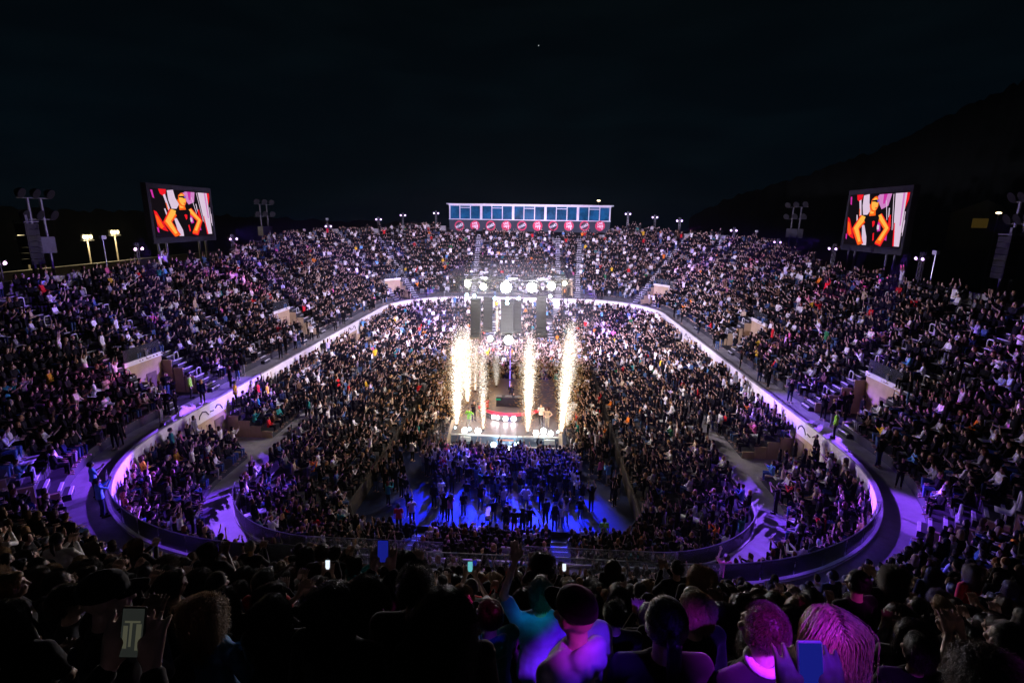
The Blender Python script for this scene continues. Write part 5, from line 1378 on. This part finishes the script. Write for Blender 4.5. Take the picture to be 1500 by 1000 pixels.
near_beam(858, 956, 18.5, 2600, (.13, .012, 1), 3.2)
near_beam(846, 936, 18.7, 3000, (.9, .03, .7), 1.5)
near_beam(1040, 945, 18.6, 2700, (.9, .04, .6), 2.6)
near_beam(1250, 968, 18.7, 1000, (.62, .06, .9), 4.0)
near_beam(793, 876, 17.6, 700, (.02, .16, 1), 2.6)
near_beam(796, 845, 18.6, 3300, (1, .03, .6), 1.8)
near_beam(972, 890, 16.6, 4800, (.16, .02, 1), 1.8)
near_beam(725, 905, 16.5, 2100, (.01, .5, .45), 2.2)
near_beam(1432, 990, 18.0, 2100, (.4, .04, 1), 3.0)
near_beam(1205, 885, 16.0, 3900, (.7, .03, .7), 1.4)

def flood_mast(X, px0, px1, py0, pyb, label, rows, lit=False):
    a, b = at_x(px0, py0, X), at_x(px1, py0, X); cen = (a + b) / 2; base = Vector((X, cen.y, 0)); top = max(a.z, b.z); zb_ = at_x((px0 + px1) / 2, pyb, X).z
    g = thing('floodlight_mast', label, 'floodlight mast', group='floodlight masts outside the stands')
    w = abs(a.y - b.y) / 2
    for e_ in (-1, 1):
        mb = MB(); mb.tube([(X, cen.y + e_ * w * .45, 0), (X, cen.y + e_ * w * .45, top)], .13, 8); mb.build('pole', 'grey_metal', g)
    for r in range(rows):
        z = top - r * (top - zb_) * .28
        mb = MB(); mb.bar((X, cen.y - w * 1.15, z), (X, cen.y + w * 1.15, z), .10); mb.build('cross_arm', 'grey_metal', g)
        for q in (-1, 0, 1):
            c = Vector((X - math.copysign(.2, X), cen.y + q * w, z + .45)); d = (Vector((0, 55, 3)) - c).normalized()
            mb = MB(); mb.tube([c - d * .35, c - d * .1, c + d * .2], [.16, .42, .48], 12); h = mb.build('flood_head', 'dark_metal', g)
            mb = MB(); mb.disc(c + d * .21, d, .42, 14); mb.build('lens', 'dark_metal', h)
    mb = MB(); mb.box((X, cen.y, top - (top - zb_) * .62), (.9, w * 1.3, 1.5)); mb.build('control_box', 'grey_metal', g)
flood_mast(-44, 27, 70, 291, 402, 'tall unlit floodlight mast with two cross arms at the left edge', 2)
flood_mast(-45, 374, 396, 300, 362, 'unlit floodlight mast right of the left video screen', 2)
flood_mast(45, 1156, 1182, 304, 366, 'unlit floodlight mast left of the right video screen', 2)
flood_mast(44, 1487, 1518, 296, 412, 'tall unlit floodlight mast cut by the right edge', 2)
for (X, px, py, lb, n) in ((-43.2, 44, 358, 'black hanging speaker column at the left edge by the floodlight mast', 7), (43.2, 1474, 378, 'black hanging speaker column at the right edge by the floodlight mast', 7)):
    p = at_x(px, py, X); g = thing('speaker_column', lb, 'speaker', group='side speaker columns')
    for k in range(n):
        mb = MB(); mb.box((p.x, p.y, p.z + 1.6 - k * .52), (1.0, 1.3, .48)); mb.box((p.x - math.copysign(.51, X), p.y, p.z + 1.6 - k * .52), (.02, 1.1, .3)); mb.build('cabinet', 'black', g)
    mb = MB(); mb.bar((p.x, p.y, 0), (p.x, p.y, p.z + 2.6), .25); mb.box((p.x, p.y, p.z + 2.0), (1.1, 1.4, .1)); mb.build('hanging_frame', 'grey_metal', g)
for k, (px, py) in enumerate(((34, 345), (127, 347), (167, 340))):
    p = at_x(px, py, -60); g = thing('flood_lamp', ['leftmost', 'middle', 'rightmost'][k] + ' yellow flood lamp glowing on a pole beyond the left stand', 'lamp post', group='yellow flood lamps beyond the left stand')
    mb = MB(); mb.tube([(p.x, p.y, 0), (p.x, p.y, p.z - .3)], [.16, .09], 8); mb.build('pole', 'cream', g)
    mb = MB(); mb.box((p.x, p.y, p.z - .45), (.5, 1.8, .12)); mb.build('bracket', 'grey_metal', g)
    d = Vector((.8, -.55, -.1)).normalized()
    for q in (-1, 0, 1):
        mb = MB(); mb.box((p.x, p.y + q * .55, p.z), (.30, .5, .62)); h = mb.build('lamp_head', 'grey_metal', g)
        mb = MB(); mb.ball(Vector((p.x + .22, p.y - .12 + q * .55, p.z)), (.12, .25, .28), 10, 6); mb.build('lens', 'flood_yellow', h)
    lamp('flood_light', 'POINT', (p.x + .9, p.y - .6, p.z), 700, (1, .82, .42), radius=.3)
g = thing('boundary_wall', 'yellow lit boundary wall beyond the left stand under the flood lamps', 'wall')
mb = MB(); mb.box((-58.2, 66, 7.0), (.4, 60, 14.0)); mb.build('wall_face', 'cream', g); mb = MB(); mb.box((-58.2, 66, 14.08), (.6, 60.4, .16)); mb.build('coping', 'concrete', g)
# thin posts with small heads along the rim
for k, (px, py, lb) in enumerate(((481, 322, 'left'), (446, 338, 'left'), (1106, 340, 'right'), (1360, 372, 'right'), (160, 350, 'left'), (240, 372, 'left'))):
    p, z, s = rim_place(px, py, .9); g = thing('camera_pole', 'thin pole with small grey head on the %s rim, %s' % (lb, ['left of the violet lamps', 'above the back rows', 'among the back rows', 'beside the video screen', 'under the yellow flood lamps', 'under the video screen'][k]), 'pole', group='thin poles on the rim')
    mb = MB(); mb.tube([(p.x, p.y, p.z - 1), (p.x, p.y, z)], .05, 6); mb.build('pole', 'steel', g); mb = MB(); mb.box((p.x, p.y, z + .15), (.3, .5, .34)); mb.build('head', 'white_metal', g)
p = at_y(877, 294, 130); g = thing('street_lamp', 'small orange street lamp glowing above the right end of the glazed box', 'street lamp')
mb = MB(); mb.tube([(p.x, p.y, 0), (p.x, p.y, p.z)], [.15, .08], 8); mb.build('pole', 'grey_metal', g); mb = MB(); mb.ball(p, (.42, .3, .16), 10, 6); mb.build('lamp_head', 'street_orange', g)
p = at_y(1463, 312, 160); g = thing('street_lamp', 'pale street lamp glowing on the dark hillside at the right', 'street lamp')
mb = MB(); mb.tube([(p.x, p.y, 0), (p.x, p.y, p.z)], [.2, .1], 8); mb.build('pole', 'grey_metal', g); mb = MB(); mb.ball(p, (.8, .5, .28), 10, 6); mb.build('lamp_head', 'street_orange', g)
a, b = at_y(1427, 320, 170), at_y(1447, 334, 170)
g = thing('house', 'dim house with one faintly lit yellow window on the right hillside', 'house')
mb = MB(); mb.box(((a.x + b.x) / 2, 174, (b.z + a.z) / 2 - 2), (18, 7, a.z - b.z + 10)); mb.build('wall', 'hill', g)
mb = MB(); mb.box(((a.x + b.x) / 2, 170.4, (a.z + b.z) / 2), (b.x - a.x, .1, a.z - b.z)); mb.build('window', 'window_lit', g)
mb = MB(); z = (b.z + a.z) / 2 + 3; c = (a.x + b.x) / 2; mb.rings([[Vector((c - 10, y, z + .01)), Vector((c, y, z + 4)), Vector((c + 10, y, z + .01))] for y in (169.5, 178.5)]); mb.build('roof', 'hill', g)
mb = MB(); mb.ball(CAMP + np.array(ray(789, 67)) * 1500, 1.3, 8, 6)
tag(mb.build('star', 'star'), 'single faint star high in the night sky', 'star')
# dark hills
def hill(name, prof, dist, seed):
    r = random.Random(seed); mb = MB(); P = []
    prof = sorted(prof); xs = np.linspace(prof[0][0], prof[-1][0], 90)
    for x in xs:
        y = np.interp(x, [p[0] for p in prof], [p[1] for p in prof]); d = ray(x, y); t = dist / math.hypot(d.x, d.y)
        p = Vector(CAMP) + d * t; p.z += r.uniform(-1, 1) * 1.2; P.append(p)
    rows = []
    for k, (f, q) in enumerate(((.72, 0), (.86, .55), (1.0, 1.0), (1.25, .8), (1.6, 0))):
        rows.append([Vector((CAMX + (p.x - CAMX) * f, p.y * f, max(-1, p.z * q + (r.uniform(-2, 2) if 0 < q < 1 else 0)))) for p in P])
    n = len(P)
    for L in rows: mb.v.extend([tuple(p) for p in L])
    for i in range(len(rows) - 1):
        for j in range(n - 1): mb.f.append((i * n + j, i * n + j + 1, (i + 1) * n + j + 1, (i + 1) * n + j)); mb.m.append(0)
    tag(mb.build(name, 'hill', None, True), kind='structure')
hill('hill', [(1010, 318), (1060, 293), (1130, 272), (1200, 250), (1280, 222), (1350, 190), (1420, 155), (1500, 118), (1640, 40)], 330, 3)
hill('hill', [(-140, 300), (0, 304), (120, 308), (240, 312), (380, 318), (520, 324), (640, 328)], 340, 4)

# ------------------------------------------------------------------ handrail hoops on the aisles
def hoop_mesh():
    mb = MB(); mb.tube([(-.24, 0, 0), (-.24, 0, .95), (-.22, 0, 1.05), (-.15, 0, 1.12), (.15, 0, 1.12), (.22, 0, 1.05), (.24, 0, .95), (.24, 0, 0)], .042, 7); return mb.mesh('handrail', 'white_metal', True)
HM = hoop_mesh()
def aisle_name(s):
    best = min(VOMNAME, key=lambda v: sdist(v, s)); d = sdist(best, s)
    if d < 3.2: return ('left' if (s < best) else 'right') + ' of the ' + VOMNAME[best]
    p = rp(s, 0); sd_ = 'right' if p.x > 0 else 'left'
    if p.y < 30: return 'crossing the near %s corner rows' % sd_
    if p.y > 94: return 'left of the lamps in the far stand'
    return 'of the %s stand, %s' % (sd_, 'between its two exits' if p.y < 60 else 'just beyond its middle exit' if p.y < 76 else 'nearest the far corner')
for s, i0 in UPA:
    k = 0
    for i in range(1, nrows(s), 2):
        o = WALK + DEPTH * i + .1; p = rp(s, o, ZW + RISE * i + .0); q = project(p)
        if q is None or not (-30 < q[0] < 1530 and q[1] < 1050): continue
        if p.y < 4.5 : continue
        b, n = ring(s); h = obj('handrail', HM); h.location = p; h.rotation_euler = (0, 0, math.atan2(n.x, -n.y) + R(90) * 0); h.scale = (PS * .9, PS, PS * .95)
        lb = '%s steel handrail hoop up the aisle %s' % (ORD[k], aisle_name(s)); k += 1
        tag(h, ' '.join(lb.split()[:16]), 'handrail', 'handrail hoops on the aisles')

# ------------------------------------------------------------------ thin haze and smoke of the show, put in to imitate lens bloom
HAZE = .0001
if HAZE > 0:
    mb = MB(); mb.box((0, 75, 13), (196, 232, 29)); hz = mb.mesh('haze', 'black')
    m = bpy.data.materials.new('haze_air'); m.use_nodes = True; t = m.node_tree; t.nodes.remove(t.nodes['Principled BSDF'])
    v = t.nodes.new('ShaderNodeVolumePrincipled'); v.inputs['Density'].default_value = HAZE; v.inputs['Color'].default_value = (.9, .9, .95, 1); v.inputs['Anisotropy'].default_value = .35
    t.links.new(v.outputs[0], t.nodes['Material Output'].inputs['Volume']); hz.materials[0] = m
    tag(obj('haze', hz), kind='stuff')
def smoke(label, c, r, density):  # volume added so that lamp light scatters into a bloom
    mb = MB(); mb.ball(c, r, 28, 16); me = mb.mesh('smoke', 'black', True)
    m = bpy.data.materials.new('smoke'); m.use_nodes = True; t = m.node_tree; t.nodes.remove(t.nodes['Principled BSDF'])
    v = t.nodes.new('ShaderNodeVolumePrincipled'); v.inputs['Density'].default_value = density; v.inputs['Color'].default_value = (.92, .92, .96, 1)
    t.links.new(v.outputs[0], t.nodes['Material Output'].inputs['Volume']); me.materials[0] = m
    tag(obj('smoke', me), label, kind='stuff')
smoke('thin stage smoke thickened to imitate lens bloom round the truss lamps', (0, 49.9, 12.2), (9.0, 1.5, 5.2), .013)
smoke('thin smoke added to imitate lens bloom round the front lamps', (0, 43.3, 1.7), (7.0, 1.3, 2.6), .05)
for px, py, e_, c in ((708, 420, 526, (1, 1, .8)), (741, 421, 1822, (.95, .9, 1)), (779, 421, 1417, (.95, .9, 1)), (808, 419, 648, (1, 1, .75)), (685, 416, 445, (1, 1, .7)), (827, 415, 243, (1, 1, .7)), (745, 498, 1053, (.95, .9, 1)), (718, 496, 324, (1, 1, .8))):
    lamp('lamp_glow', 'POINT', at_y(px, py, 49.4), e_, c, radius=.2)  # points added before the lenses to light the bloom
for px, py, e_ in ((690, 632, 60), (796, 632, 70), (727, 652, 110), (754, 652, 110)):
    p = at_y(px, py, 43.0); lamp('lamp_glow', 'POINT', p, e_, (.6, .85, 1), radius=.15)
# random beams added to throw colour patches on the side stands, without lamp heads
rb = random.Random(21)
for k in range(40):
    sx = -1 if k % 2 else 1; y = rb.uniform(26, 92); i = rb.uniform(1.5, 12)
    s = sR(y) if sx > 0 else sL(y); t_ = rp(s, WALK + DEPTH * i, ZW + RISE * i + 1.0); y0 = rb.uniform(55, 100)
    s0 = sL(y0) if sx > 0 else sR(y0); f_ = rp(s0, WALK + DEPTH * nrows(s0) + .5, ZW + RISE * nrows(s0) + 2.6)
    lamp('rim_beam', 'SPOT', f_, rb.uniform(90000, 200000), rb.choice([(.22, .05, 1), (.22, .05, 1), (.08, .06, 1), (.85, .06, .9)]), t_, rb.uniform(2.2, 5.0), .5, .15)
for k in range(8):  # more added beams, scattered over the far stand
    s = S_FAR + rb.uniform(-30, 30); i = rb.uniform(6, 15); t_ = rp(s, WALK + DEPTH * i, ZW + RISE * i + 1.0); sx = rb.choice((-1, 1))
    lamp('rim_beam', 'SPOT', (sx * 37, rb.uniform(50, 75), 18.5), rb.uniform(60000, 120000), (.20, .05, 1), t_, rb.uniform(3, 6), .5, .15)
for s_, i_ in ((S_FAR + 21.5 - 1.95, 12), (S_FAR + 21.5 + 1.95, 10), (S_FAR - 22 - 1.95, 11), (S_FAR - 22 + 1.95, 13), (S_FAR + 9.6, 12)):
    t_ = rp(s_, WALK + DEPTH * i_, ZW + RISE * i_ + .5); lamp('rim_beam', 'SPOT', (math.copysign(36, -t_.x), 62, 18.5), 120000, (.20, .05, 1), t_, 4.2, .5, .15)
